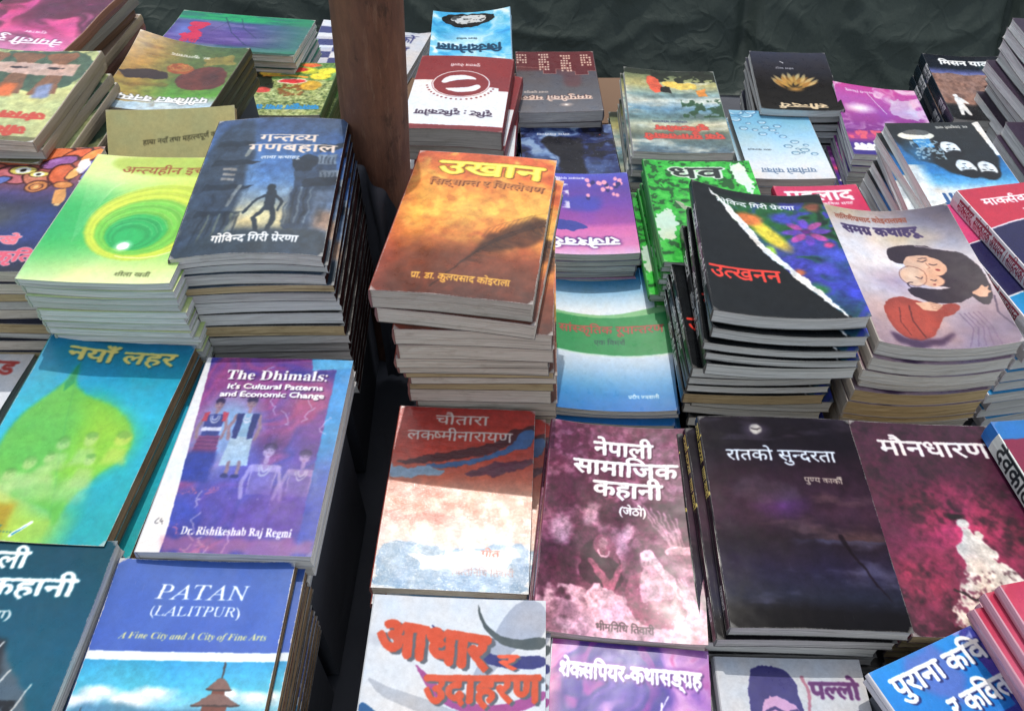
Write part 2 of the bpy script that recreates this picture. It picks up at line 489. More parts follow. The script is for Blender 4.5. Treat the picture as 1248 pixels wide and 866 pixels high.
@art
def art_gantavya():
    c = Cv(1.5, 380, (60, 90, 130))
    c.vgrad([(0, (60, 80, 112)), (.25, (50, 92, 150)), (.5, (72, 120, 180)), (.66, (140, 155, 160)), (.8, (205, 190, 140)), (.86, (60, 75, 88)), (1, (42, 56, 72))])
    m = c.warp(4, .8, 3); c.put(np.clip((m - .45) * 3, 0, 1) * .35, (40, 60, 95)); c.put(np.clip((.42 - m) * 4, 0, 1) * .3, (120, 150, 190))
    D = (30, 45, 62); D2 = (52, 70, 90)
    # tiered street fronts left and right, receding to the lane
    c.poly([(.0, .08), (.30, .0), (.32, .2), (.40, .33), (.33, .36), (.35, .52), (.40, .56), (.34, .60), (.35, .72), (.40, .80), (.05, 1), (0, 1)], (48, 66, 88), soft=.01, nz=.04)
    for y0, x1 in ((.18, .36), (.335, .43), (.52, .43), (.70, .42)):
        c.poly([(.08, y0), (x1, y0 + .03), (x1 - .08, y0 + .055), (.06, y0 + .05)], D, soft=.004, nz=.02)
    for y0 in (.40, .44, .48):
        c.poly([(.17, y0), (.27, y0 + .01), (.27, y0 + .03), (.17, y0 + .02)], (130, 135, 140), nz=.01)
    c.line([(.33, .25), (.31, .31)], .035, (140, 145, 140), al=.8, nz=.02)
    c.line([(.33, .55), (.28, .68)], .03, (130, 140, 145), al=.8, nz=.02)
    for i in range(7):
        c.line([(.14 + .04 * i, .74), (.10 + .045 * i, .93)], .016, (95, 110, 105) if i % 2 else D, al=.8, nz=.02)
    c.poly([(.68, .38), (1, .30), (1, .90), (.80, .86), (.66, .82), (.72, .6)], (46, 66, 92), soft=.008, nz=.05)
    c.poly([(.64, .36), (.78, .30), (.86, .34), (.80, .42), (.70, .44)], D, nz=.03)
    c.poly([(.80, .24), (1.0, .20), (1, .24), (.84, .29)], D, nz=.02)
    for (x, y) in ((.83, .31), (.86, .43)):
        c.poly([(x, y), (x + .14, y - .015), (x + .14, y + .06), (x + .01, y + .075)], (110, 125, 142), nz=.01)
        for i in range(4): c.line([(x + .03 + .03 * i, y + .01), (x + .03 + .03 * i, y + .06)], .008, D)
    c.poly([(.76, .50), (1, .47), (1, .53), (.77, .56)], D, nz=.02)
    for i in range(5): c.line([(.70 + .035 * i, .56), (.70 + .035 * i, .80)], .014, D if i % 2 else (100, 120, 140), al=.85, nz=.03)
    c.poly([(.86, .58), (1, .56), (1, .86), (.87, .83)], (95, 118, 150), al=.7, soft=.01); c.poly([(.9, .72), (1, .71), (1, .84), (.9, .83)], (170, 130, 100), al=.7, soft=.02)
    c.put(np.clip(1 - np.hypot((c.x - .54) / .22, (c.y - .76) / .12), 0, 1) * .8, (222, 208, 150))
    c.put(np.clip((c.n(26, 9, 12) - .5) * 4, 0, 1) * ((c.x < .4) | (c.x > .66)) * (c.y > .2) * .35, (20, 30, 42))
    # walking figure
    F = (32, 46, 58)
    c.ell(.565, .565, .035, .042, F, .2); c.line([(.57, .60), (.575, .70)], .075, F, nz=.015)
    c.line([(.545, .615), (.46, .67), (.41, .735)], .022, F, nz=.012); c.line([(.60, .62), (.66, .66), (.64, .73)], .022, F, nz=.012)
    c.line([(.555, .70), (.495, .775), (.53, .86)], .035, F, nz=.012); c.line([(.595, .70), (.62, .78), (.60, .865)], .035, F, nz=.012)
    c.poly([(.2, .87), (.98, .84), (1, 1), (0, 1)], (44, 60, 74), soft=.015, nz=.03)
    c.organic(3.2, 15, .24, 4)
    c.text('गन्तव्य', .37, .80, .145, .205, (238, 214, 196), bold=2, nohead=True, slant=-.04)
    c.text('गणबहाल', .31, .96, .225, .285, (238, 214, 196), bold=2, nohead=True, slant=-.04)
    c.text('लामा कथाहरू', .42, .70, .325, .345, (225, 228, 230), bold=2)
    c.text('गोविन्द गिरी प्रेरणा', .25, .82, .885, .925, (228, 232, 235), bold=3)
    return c
@art
def art_naya():
    c = Cv(1.5, 360, (10, 165, 195))
    c.vgrad([(0, (0, 120, 160)), (.12, (0, 140, 175)), (.4, (10, 175, 205)), (.7, (10, 165, 185)), (1, (25, 160, 165))])
    c.put(np.clip((.62 - c.x) * 2.2, 0, 1) * np.clip((c.y - .58) * 5, 0, 1), (225, 205, 40))
    c.put(np.clip((.80 - c.x) * 5, 0, 1) * np.clip((c.y - .80) * 9, 0, 1) * .8, (170, 205, 60))
    c.poly([(0, .84), (.36, .84), (.36, 1), (0, 1)], (160, 128, 12), soft=.015, al=.75)
    pts = [(.27, .13), (.30, .25), (.42, .31), (.60, .345), (.78, .42), (.88, .53), (.86, .62), (.74, .70), (.66, .80), (.64, .95), (.58, .86), (.40, .83), (.22, .80), (.12, .72), (.04, .58), (.08, .44), (.18, .32), (.24, .25)]
    c.poly(pts, (90, 180, 70), soft=.01)
    c.poly([(.40, .3), (.60, .345), (.78, .42), (.88, .53), (.86, .62), (.74, .70), (.6, .74), (.45, .7), (.5, .45)], (140, 200, 45), soft=.05, al=.8)
    c.poly([(.27, .13), (.30, .25), (.26, .3), (.24, .25)], (20, 140, 90), soft=.005, al=.8)
    c.line([(.28, .2), (.42, .55), (.60, .90)], .006, (70, 165, 80), al=.5)
    for i, (x, y, r) in enumerate(((.30, .66, .05), (.44, .56, .05), (.60, .53, .055), (.80, .52, .06), (.40, .63, .035), (.22, .72, .045), (.66, .63, .04))):
        k = (170, 205, 125) if i != 3 else (185, 210, 90)
        c.ell(x, y, r, r * 1.15, k, .4, al=.75, nz=.3, seed=i); c.ell(x - .005, y - .022, r * .95, r * .6, (80, 150, 60), .4, al=.6, nz=.3)
        c.poly([(x - .07, y + .13), (x - .05, y + .045), (x + .05, y + .04), (x + .09, y + .12)], k, soft=.012, al=.65, nz=.03, seed=i)
        c.ell(x - .015, y - .002, .006, .005, (60, 110, 50), .6, al=.7); c.ell(x + .018, y - .002, .006, .005, (60, 110, 50), .6, al=.7)
    for i in range(3):
        c.poly([(.15 + .2 * i, .72), (.30 + .2 * i, .70), (.36 + .2 * i, .81), (.12 + .2 * i, .82)], (165, 208, 140), soft=.02, al=.55, nz=.05, seed=i)
    c.organic(1.0, 18, .06, 5)
    c.text('नयाँ लहर', .16, .90, .06, .125, (245, 222, 120), bold=3, shadow=(20, 90, 110))
    c.line([(.42, .975), (.50, .915)], .022, (230, 240, 240)); c.line([(.43, .97), (.485, .93)], .012, (20, 130, 170), taper=True)
    c.text('वैष्णव....', .16, .42, .935, .965, (60, 120, 110), bold=1)
    return c
@art
def art_dhimals():
    c = Cv(1.47, 400, (60, 50, 140))
    c.marble([(34, 40, 130), (60, 46, 136), (110, 60, 150), (60, 60, 150), (176, 70, 116), (96, 56, 140), (44, 50, 135)], 1.7, .45, 5)
    c.put(np.clip((c.y - .55) * 2.2, 0, 1) * .7 * np.clip(c.x * 1.4, 0, 1), (35, 60, 165))
    c.put(np.clip(1 - np.hypot(c.x - .8, c.y - .28) / .26, 0, 1) * .8, (200, 75, 105))
    c.put(np.clip(1 - np.hypot(c.x - .06, (c.y - .8) * 1.2) / .2, 0, 1) * .9, (205, 75, 120))
    c.put(np.clip(1 - np.hypot((c.x - .28) / .27, (c.y - .42) / .27), 0, 1) * 1.6, (145, 185, 215))
    c.put(np.clip(1 - np.hypot((c.x - .55) / .5, (c.y - .62) / .3), 0, 1) * .35, (190, 150, 210))
    c.poly([(.0, .72), (.22, .74), (.3, .86), (.10, .90), (0, .88)], (30, 70, 190), soft=.03, al=.8, nz=.05)
    m = c.warp(4, 1.4, 9); c.put(((m > .52) & (m < .55)) * (c.y > .70) * (c.x < .4) * .8, (235, 120, 140))
    c.put(np.clip((c.x - .1) * 1.4, 0, 1) * np.clip((c.y - .3) * 1.4, 0, 1) * .55, (56, 60, 160))
    def person(x, y, s, top, skirt, skin=(170, 130, 120), al=1., bare=False, legs=False):
        c.ell(x, y, .036 * s, .046 * s, skin, .25, al=al); c.ell(x, y - .018 * s, .042 * s, .034 * s, (40, 25, 50), .3, al=al * .9)
        c.ell(x, y + .008 * s, .030 * s, .034 * s, skin, .3, al=al)
        c.ell(x - .012 * s, y + .0, .006 * s, .004 * s, (40, 25, 40), .5, al=al); c.ell(x + .013 * s, y, .006 * s, .004 * s, (40, 25, 40), .5, al=al)
        c.line([(x - .008 * s, y + .018 * s), (x + .01 * s, y + .018 * s)], .004 * s, (140, 60, 80), al=al)
        c.line([(x, y + .03 * s), (x, y + .05 * s)], .028 * s, skin, al=al)
        c.poly([(x - .075 * s, y + .06 * s), (x + .075 * s, y + .06 * s), (x + .06 * s, y + .19 * s), (x - .06 * s, y + .19 * s)], skin if bare else top, soft=.006, al=al)
        if bare: c.poly([(x - .06 * s, y + .09 * s), (x + .06 * s, y + .09 * s), (x + .06 * s, y + .19 * s), (x - .06 * s, y + .19 * s)], top, soft=.006, al=al)
        c.line([(x - .075 * s, y + .07 * s), (x - .10 * s, y + .14 * s), (x - .085 * s, y + .20 * s)], .022 * s, skin, al=al)
        c.line([(x + .075 * s, y + .07 * s), (x + .10 * s, y + .14 * s), (x + .085 * s, y + .20 * s)], .022 * s, skin, al=al)
        c.poly([(x - .07 * s, y + .185 * s), (x + .07 * s, y + .185 * s), (x + .09 * s, y + .34 * s), (x - .09 * s, y + .34 * s)], skirt, soft=.006, al=al)
        for k in range(2): c.ring(x, y + .065 * s, (.02 + .013 * k) * s, (.04 + .025 * k) * s, .006 * s, (235, 235, 235), al=al, a0=0, a1=180)
        if legs:
            for dx in (-.03, .035):
                c.line([(x + dx * s, y + .32 * s), (x + dx * s, y + .38 * s)], .022 * s, skin, al=al); c.ell(x + (dx - .005) * s, y + .392 * s, .03 * s, .02 * s, (40, 45, 90), .3, al=al)
    person(.19, .275, .92, (50, 60, 120), (115, 50, 90), legs=False)
    c.poly([(.11, .32), (.15, .315), (.14, .37), (.11, .37)], (215, 55, 60), nz=.01); c.poly([(.23, .315), (.27, .32), (.265, .37), (.24, .37)], (215, 55, 60))
    c.poly([(.125, .40), (.255, .40), (.255, .42), (.125, .42)], (235, 235, 240)); c.poly([(.09, .53), (.28, .53), (.27, .68), (.06, .68)], (35, 55, 140), soft=.01)
    for i in range(4): c.line([(.12 - .004 * i, .45 + .02 * i), (.26 + .004 * i, .45 + .02 * i)], .004, (190, 90, 120))
    person(.40, .265, .98, (150, 195, 210), (190, 215, 215), legs=True)
    for sgn in (-1, 1): c.poly([(.40 + sgn * .072, .325), (.40 + sgn * .025, .325), (.40 + sgn * .03, .46), (.40 + sgn * .066, .455)], (35, 45, 95))
    c.put(np.clip(1 - np.hypot((c.x - .60) / .14, (c.y - .48) / .08), 0, 1) * .8, (60, 30, 80))
    person(.60, .52, 1.15, (110, 90, 170), (90, 80, 175), (205, 180, 215), .75, True)
    c.put(np.clip(1 - np.hypot((c.x - .83) / .10, (c.y - .51) / .07), 0, 1) * .7, (70, 30, 85))
    person(.83, .545, 1.05, (100, 70, 150), (90, 60, 160), (190, 160, 200), .7, True)
    c.poly([(.45, .78), (.75, .72), (.95, .80), (.9, .95), (.5, .93)], (110, 40, 130), soft=.04, al=.5, nz=.08)
    c.put((c.x > .9).astype(np.float32) * np.clip((.78 - c.y) * 4, 0, 1), (60, 165, 215)); c.put((c.x > .9) * np.clip((c.y - .42) * 3, 0, 1) * .8, (50, 70, 165))
    c.poly([(.72, 0), (1, 0), (1, .045), (.74, .07)], (85, 190, 225), soft=.006)
    rn = random.Random(4)
    for (x, y) in ((.47, .05), (.55, .22), (.72, .22), (.60, .3), (.78, .06), (.26, .72), (.30, .82), (.50, .90), (.35, .93), (.92, .33), (.82, .28), (.3, .96), (.4, .97)):
        p = [(x, y)]
        for k in range(6): p.append((p[-1][0] + rn.uniform(-.03, .035), p[-1][1] + rn.uniform(.0, .03)))
        c.line(p, .006, (235, 215, 235), al=.8)
    for k in range(40): c.ell(rn.uniform(.35, .7), rn.uniform(.2, .8), .004, .004, (240, 235, 245), .5, al=.7)
    c.put(np.ones_like(c.x) * .22, (44, 66, 170)); c.organic(1.2, 24, .12, 6, soft=.4)
    c.poly([(0, 0), (.025, 0), (.14, .92), (.14, 1), (0, 1)], (225, 226, 228), soft=.003)
    c.poly([(.13, .93), (1, .93), (1, 1), (.14, 1)], (200, 110, 140), soft=.01, al=.5, nz=.05)
    c.text('The Dhimals:'.translate({ord(k): chr(0x1D400 + ord(k) - 65) if k.isupper() else chr(0x1D41A + ord(k) - 97) for k in 'ThDimalse'}), .17, .86, .075, .13, W1, bold=1, shadow=(60, 20, 70), lat=True)
    c.text("It's Cultural Patterns", .20, .84, .155, .185, W1, bold=4, shadow=(60, 20, 70), lat=True)
    c.text('and Economic Change', .17, .86, .20, .23, W1, bold=4, shadow=(60, 20, 70), lat=True)
    bs = lambda t: ''.join(chr(0x1D400 + ord(k) - 65) if 'A' <= k <= 'Z' else chr(0x1D41A + ord(k) - 97) if 'a' <= k <= 'z' else k for k in t)
    c.text(bs('Dr. Rishikeshab Raj Regmi'), .22, .86, .885, .92, W1, bold=1, lat=True)
    c.text('८५', .045, .10, .85, .875, (90, 90, 100), bold=1)
    return c
SER = lambda t: ''.join(chr(0x1D400 + ord(k) - 65) if 'A' <= k <= 'Z' else chr(0x1D41A + ord(k) - 97) if 'a' <= k <= 'z' else k for k in t)
SERBI = lambda t: ''.join(chr(0x1D468 + ord(k) - 65) if 'A' <= k <= 'Z' else chr(0x1D482 + ord(k) - 97) if 'a' <= k <= 'z' else k for k in t)
SERI = lambda t: ''.join(chr(0x1D434 + ord(k) - 65) if 'A' <= k <= 'Z' else k for k in t)
@art
def art_patan():
    c = Cv(1.46, 420, (48, 92, 180))
    c.vgrad([(0, (52, 92, 172)), (.30, (46, 88, 180)), (.36, (46, 84, 175))])
    c.put(np.clip((c.n(5, 3, 2) - .5) * 3, 0, 1) * .2, (90, 130, 200))
    c.put((c.y > .355) * 1., (20, 150, 200))
    c.vgrad([(0, (20, 150, 205)), (.37, (15, 150, 205)), (.48, (60, 180, 215)), (.58, (150, 205, 220)), (.7, (170, 210, 220))], m=(c.y > .355) * 1.)
    c.put(((c.y > .355) & (c.y < .388)) * 1., (228, 232, 236))
    for (x, y, rx) in ((.14, .50, .13), (.42, .50, .15), (.80, .50, .09), (.95, .51, .1), (.05, .53, .1), (.3, .53, .12)):
        c.ell(x, y, rx, .045, (238, 242, 244), .6, nz=.9, seed=int(x * 90)); c.ell(x + .02, y + .02, rx * 1.1, .03, (205, 218, 226), .7, nz=.6, al=.6)
    c.poly([(0, .55), (.2, .53), (.45, .56), (.7, .545), (1, .56), (1, .66), (0, .66)], (70, 130, 160), soft=.01, nz=.02)
    c.poly([(0, .60), (.3, .59), (.6, .61), (1, .6), (1, 1), (0, 1)], (90, 120, 110), soft=.01, nz=.02)
    def pagoda(x, y, s):
        c.line([(x, y - .045 * s), (x, y)], .008 * s, (60, 55, 60)); pass
        for k in range(3):
            w = (.055, .10, .155)[k] * s; yy = y + (.0, .045, .10)[k] * s
            c.poly([(x - w * .55, yy + .03 * s), (x + w * .55, yy + .03 * s), (x + w * .5, yy + .062 * s), (x - w * .5, yy + .062 * s)], (110, 60, 50))
            c.poly([(x - w * .22, yy), (x + w * .22, yy), (x + w, yy + .032 * s), (x - w, yy + .032 * s)], (120, 88, 82))
            c.line([(x - w, yy + .034 * s), (x + w, yy + .034 * s)], .007 * s, (60, 45, 45))
    pagoda(.74, .445, 1.2); pagoda(.07, .58, .6); pagoda(.97, .60, .5)
    c.poly([(.0, .70), (1, .70), (1, 1), (0, 1)], (140, 90, 70), soft=.004, nz=.02)
    for k in range(9): c.poly([(.05 + .11 * k, .74), (.11 + .11 * k, .74), (.11 + .11 * k, .86), (.05 + .11 * k, .86)], (60, 40, 38))
    c.organic(.5, 26, .10, 7, m=(c.y > .39) * 1., soft=0)
    c.text(SERI('PATAN'), .27, .78, .10, .158, W1, bold=0, lat=True, slant=-.12)
    c.text('(' + SERI('LALITPUR') + ')', .26, .76, .185, .222, W1, bold=0, lat=True, slant=-.12)
    c.text(SERBI('A Fine City and A City of Fine Arts'), .14, .93, .285, .31, (232, 222, 140), bold=0, lat=True)
    return c
@art
def art_teal():
    c = Cv(1.46, 330, (8, 78, 100))
    c.vgrad([(0, (0, 66, 84)), (.5, (4, 84, 112)), (1, (2, 74, 100))])
    c.poly([(.35, .40), (.62, .42), (.72, .50), (.86, .60), (.93, .72), (.90, .85), (1, 1), (.3, 1)], (72, 92, 108), soft=.01, nz=.03)
    c.poly([(.38, .36), (.60, .40), (.66, .50), (.62, .58), (.45, .56)], (40, 46, 54), soft=.01, nz=.05)
    c.put(np.clip((c.n(20, None, 4) - .52) * 9, 0, 1) * ((c.y > .6) & (c.x > .35) & (c.x < .8)), (30, 35, 42))
    c.poly([(.35, .78), (.6, .72), (.78, .80), (.80, .95), (.6, 1), (.35, 1)], (60, 150, 190), soft=.01, nz=.05)
    for x0, y0, L in ((.60, .40, .12), (.70, .50, .14), (.84, .545, .28), (.93, .72, .25)):
        c.line([(x0, y0), (x0 - .06 - L * .25, y0 + L)], .009, (205, 212, 215))
    c.text('नेपाली', .10, .52, .05, .115, W1, bold=3)
    c.text('सामाजिक कहानी', -.45, .86, .16, .225, W1, bold=3)
    c.text('(दोस्रो भाग)', .12, .58, .285, .315, (200, 210, 212), bold=2)
    return c
@art
def art_ukhan():
    c = Cv(1.47, 400, (215, 120, 50))
    c.vgrad([(0, (214, 92, 44)), (.2, (236, 134, 48)), (.45, (250, 184, 70)), (.60, (222, 130, 50)), (.76, (124, 64, 40)), (1, (84, 44, 34))])
    m = c.warp(3.2, 1.1, 11); c.put(np.clip((m - .5) * 4, 0, 1) * np.clip((.85 - c.y) * 3, 0, 1) * .55, (190, 70, 36)); c.put(np.clip((.46 - m) * 5, 0, 1) * np.clip((.75 - c.y) * 3, 0, 1) * .6, (250, 205, 90))
    c.put(np.clip((c.n(14, None, 2) - .52) * 4, 0, 1) * .25, (150, 60, 30))
    c.put(np.clip((.12 - c.x) * 6, 0, 1) * .6, (170, 60, 40))
    F = (62, 36, 26)
    spine = [(.50, .80), (.62, .66), (.74, .59), (.88, .53), (1.02, .50)]
    rn = random.Random(2)
    for i in range(150):
        t = rn.random(); k = min(int(t * 4), 3); f = t * 4 - k
        x = spine[k][0] * (1 - f) + spine[k + 1][0] * f; y = spine[k][1] * (1 - f) + spine[k + 1][1] * f
        up = rn.random() < .6; L = (.07 + .07 * rn.random()) * min(1, .35 + t)
        p = [(x, y), (x + .035, y - L * .30 if up else y + L * .35), (x + .09 + (.02 if up else .05), y - L * .62 if up else y + L * .5)]
        c.line(p, .012, F, al=.4, taper=True)
    c.poly([(.58, .72), (.60, .63), (.72, .535), (1, .42), (1, .62), (.86, .68), (.68, .72)], F, soft=.012, al=.8, nz=.06)
    for i in range(9): c.line([(.60 + .035 * i, .61 - .014 * i), (.64 + .035 * i, .545 - .014 * i), (.70 + .04 * i, .515 - .015 * i)], .006, F, al=.6, taper=True)
    c.line([(.36, .95), (.52, .78), (.66, .65), (.84, .56), (1, .5)], .008, (45, 26, 20), al=.9)
    c.put(np.clip(1 - np.hypot((c.x - .42) / .4, (c.y - .74) / .1), 0, 1) * .35, (60, 34, 24))
    c.organic(2., 14, .16, 8)
    c.text('उखान', .18, .92, .075, .175, (240, 205, 50), bold=4, out=(130, 84, 20), outw=2, shadow=(110, 50, 20))
    c.text('उखान', .18, .92, .075, .175, (252, 226, 96), bold=1)
    c.text('सिद्धान्त र विश्लेषण', .14, .94, .222, .262, (196, 120, 56), bold=3, shadow=(90, 45, 20))
    c.text('प्रा. डा. कुलप्रसाद कोइराला', .22, .84, .875, .91, (232, 176, 60), bold=2)
    return c
@art
def art_chautara():
    c = Cv(1.41, 400, (205, 62, 42))
    c.vgrad([(0, (192, 44, 34)), (.3, (212, 66, 44)), (.42, (218, 100, 66)), (.5, (226, 160, 130)), (.62, (222, 150, 120)), (.75, (220, 196, 184)), (1, (196, 210, 222))])
    P = (92, 40, 48); Bl = (66, 108, 160)
    c.poly([(.02, .335), (.30, .29), (.55, .245), (.74, .20), (.82, .13), (1, .085), (1, .13), (.84, .20), (.70, .28), (.40, .325), (.20, .345), (.05, .35)], P, nz=.03, f=18)
    c.poly([(.22, .345), (.45, .33), (.70, .28), (.85, .21), (.90, .13), (1, .11), (1, .215), (.80, .27), (.60, .33), (.40, .365), (.25, .36)], Bl, nz=.025, f=18, seed=4)
    c.poly([(.50, .40), (.70, .33), (1, .28), (1, .33), (.80, .40), (.6, .42)], (110, 50, 70), nz=.05, f=16, seed=8)
    c.poly([(.0, .36), (.38, .37), (.36, .41), (.2, .42), (0, .43)], (150, 180, 205), nz=.04, f=16, seed=3)
    for y0, k in ((.50, (205, 110, 80)), (.57, (214, 130, 96)), (.63, (200, 100, 76))):
        c.poly([(0, y0), (.35, y0 - .02), (.6, y0 + .01), (.4, y0 + .035), (.1, y0 + .04)], k, nz=.06, f=16, al=.7, seed=int(y0 * 90))
    c.poly([(.0, .78), (.25, .76), (.5, .80), (.75, .77), (1, .75), (1, 1), (0, 1)], (108, 150, 186), nz=.05, f=10, seed=6)
    c.poly([(.2, .83), (.6, .80), (.95, .82), (.8, .90), (.3, .9)], (222, 226, 230), nz=.08, f=10, seed=2)
    c.poly([(0, .94), (.35, .955), (.65, .94), (1, .955), (1, 1), (0, 1)], (84, 138, 180), nz=.02)
    c.organic(2.4, 20, .12, 9, soft=.4)
    c.text('चौतारा', .27, .66, .05, .105, (244, 226, 214), bold=1)
    c.text('लक्ष्मीनारायण', .08, .84, .15, .205, (244, 226, 214), bold=1)
    c.text('गीत', .68, .80, .80, .83, (195, 70, 50), bold=2)
    c.text('चित्तनिधि तिवारी', .50, .90, .895, .925, (120, 80, 90), bold=1)
    return c
@art
def art_samajik():
    c = Cv(1.5, 420, (120, 45, 75))
    c.marble([(96, 26, 56), (128, 44, 80), (178, 92, 128), (212, 146, 172)], 5, .7, 3)
    c.put(np.clip((.16 - c.y) * 6, 0, 1) * .8, (116, 42, 72))
    m = c.n(26, None, 5); c.put(np.clip((m - .52) * 8, 0, 1) * (c.y < .45) * .55, (205, 120, 158))
    c.put(np.clip((.48 - m) * 8, 0, 1) * (c.y < .5) * .4, (86, 24, 52))
    K = (70, 22, 46); Lt = (226, 176, 196)
    for pts in (((.0, .30), (.22, .28), (.40, .40), (.30, .46), (0, .44)), ((.30, .46), (.5, .38), (.66, .46), (.6, .52), (.36, .53)), ((.66, .40), (1, .34), (1, .46), (.7, .5)), ((.0, .62), (.2, .6), (.28, 1), (.0, .98))):
        c.poly(pts, K, soft=.01, nz=.05, al=.8, seed=int(pts[0][0] * 50))
    for i in range(7): c.line([(.60 + .04 * i, .40 + .01 * i), (.80 + .02 * i, .58 + .02 * i)], .012, Lt, al=.6, nz=.03, seed=i)
    for (x, y, r) in ((.30, .46, .07), (.12, .55, .08), (.54, .54, .05), (.84, .55, .05)):
        c.ell(x, y, r, r * 1.5, Lt, .5, al=.7, nz=.9, seed=int(x * 70))
    c.put(np.clip((c.n(12, None, 15) - .5) * 6, 0, 1) * (c.y > .80) * .9, Lt); c.put((c.y > .86) * .55, (224, 170, 192))
    c.poly([(.28, .84), (.9, .80), (1, .9), (1, 1), (.25, .97)], (222, 165, 188), soft=.02, nz=.06, al=.8)
    # seated women
    c.poly([(.24, .62), (.34, .58), (.50, .66), (.52, .78), (.40, .82), (.24, .76)], (60, 18, 40), soft=.006, nz=.03)
    c.poly([(.32, .585), (.38, .55), (.46, .60), (.50, .70), (.44, .66), (.33, .65)], (168, 50, 92), nz=.01)
    c.ell(.385, .60, .035, .048, (190, 120, 130), .3); c.ell(.372, .595, .005, .004, K, .5); c.ell(.395, .595, .005, .004, K, .5); c.line([(.375, .622), (.392, .622)], .005, (130, 30, 60))
    c.ring(.39, .63, .035, .05, .008, (236, 190, 205), a0=0, a1=180)
    c.poly([(.28, .66), (.38, .70), (.44, .78), (.48, .69), (.52, .68), (.46, .82), (.40, .80)], (205, 60, 105), nz=.015)
    c.poly([(.28, .84), (.36, .79), (.50, .82), (.52, .86), (.3, .88)], Lt, nz=.05)
    c.poly([(.54, .74), (.68, .70), (.84, .76), (.90, .90), (.80, .945), (.62, .94), (.52, .84)], (178, 44, 92), soft=.006, nz=.02)
    c.poly([(.62, .70), (.74, .68), (.84, .74), (.82, .84), (.70, .82), (.62, .86)], (206, 140, 165), nz=.02)
    c.ell(.66, .67, .045, .055, (205, 145, 160), .3); c.poly([(.60, .645), (.66, .60), (.73, .655), (.78, .72), (.84, .80), (.76, .74), (.70, .68)], (238, 205, 216), nz=.01)
    c.ell(.645, .668, .005, .004, K, .5); c.ell(.668, .668, .005, .004, K, .5)
    rn = random.Random(5)
    for k in range(30): c.ell(rn.uniform(.56, .86), rn.uniform(.78, .93), .005, .005, (232, 190, 205), .5)
    c.ell(.88, .62, .10, .035, (206, 140, 166), .15); c.ring(.88, .62, .10, .035, .01, (240, 205, 218)); c.poly([(.79, .63), (.97, .63), (.93, .69), (.83, .69)], (150, 80, 108), nz=.01)
    for i in range(5): c.line([(.80 + .02 * i, .74), (.92 + .015 * i, .92)], .01, (236, 196, 210), al=.7, nz=.02, seed=i)
    g = c.a.mean(-1)[..., None]; c.a = c.a * .35 + .65 * np.clip(C8(58, 14, 38) + (C8(228, 176, 200) - C8(58, 14, 38)) * np.clip((g - .15) / .65, 0, 1) ** 1.25, 0, 1)
    c.organic(3.0, 26, .42, 10)
    c.put(np.clip((.45 - c.y) * 6, 0, 1) * .28, (96, 28, 58))
    c.text('नेपाली', .30, .70, .095, .165, W1, bold=3, shadow=(70, 20, 45))
    c.text('सामाजिक', .17, .86, .20, .27, W1, bold=3, shadow=(70, 20, 45))
    c.text('कहानी', .31, .76, .305, .375, W1, bold=3, shadow=(70, 20, 45))
    c.text('(जेठो)', .48, .66, .425, .46, W1, bold=3, shadow=(70, 20, 45))
    c.text('भीमनिधि तिवारी', .36, .70, .945, .972, (45, 15, 30), bold=2)
    return c
@art
def art_ratko():
    c = Cv(1.46, 400, (30, 20, 32))
    c.vgrad([(0, (26, 18, 30)), (.16, (26, 18, 30)), (.3, (52, 30, 46)), (.5, (74, 44, 66)), (.62, (44, 30, 42)), (.75, (44, 36, 66)), (.87, (40, 44, 66)), (.93, (22, 20, 26)), (1, (18, 16, 20))])
    m = c.warp(3, .6, 8); s2 = fbm(c.x * 3, c.y * 16, 3, 4)
    c.put(np.clip((m - .45) * 3, 0, 1) * .5 * (c.y < .6), (22, 12, 22)); c.put(np.clip((s2 - .55) * 5, 0, 1) * (c.y > .62) * (c.y < .9) * .5, (120, 120, 165))
    c.put(np.clip((s2 - .55) * 5, 0, 1) * (c.y > .34) * (c.y < .62) * .35, (165, 120, 120))
    c.put(np.clip(1 - np.hypot((c.x - .42) / .22, (c.y - .46) / .08), 0, 1) * .8, (120, 60, 145))
    c.poly([(.10, .40), (.22, .34), (.30, .30), (.38, .36), (.46, .34), (.58, .42), (.4, .46), (.2, .45)], (88, 66, 84), soft=.012, al=.6, nz=.04)
    c.ell(.36, .075, .12, .07, (110, 100, 130), 1., al=.8); c.ell(.36, .07, .045, .045, (235, 232, 228), .25)
    c.line([(.33, .065), (.37, .072), (.39, .066)], .008, (40, 30, 40))
    c.put(np.clip((fbm(c.x * 4, c.y * 22, 30, 3) - .5) * 5, 0, 1) * (c.y < .13) * .4, (90, 80, 100))
    c.line([(.73, .60), (.76, .66), (.86, .80), (.93, .88)], .028, (28, 16, 26), al=.85, nz=.02, taper=True)
    c.organic(1.6, 18, .16, 33); c.a = c.a * .78
    c.text('रातको सुन्दरता', .14, .84, .185, .24, (215, 225, 235), bold=1)
    c.text('पुण्य कार्की', .60, .84, .325, .35, (190, 175, 160), bold=1)
    return c
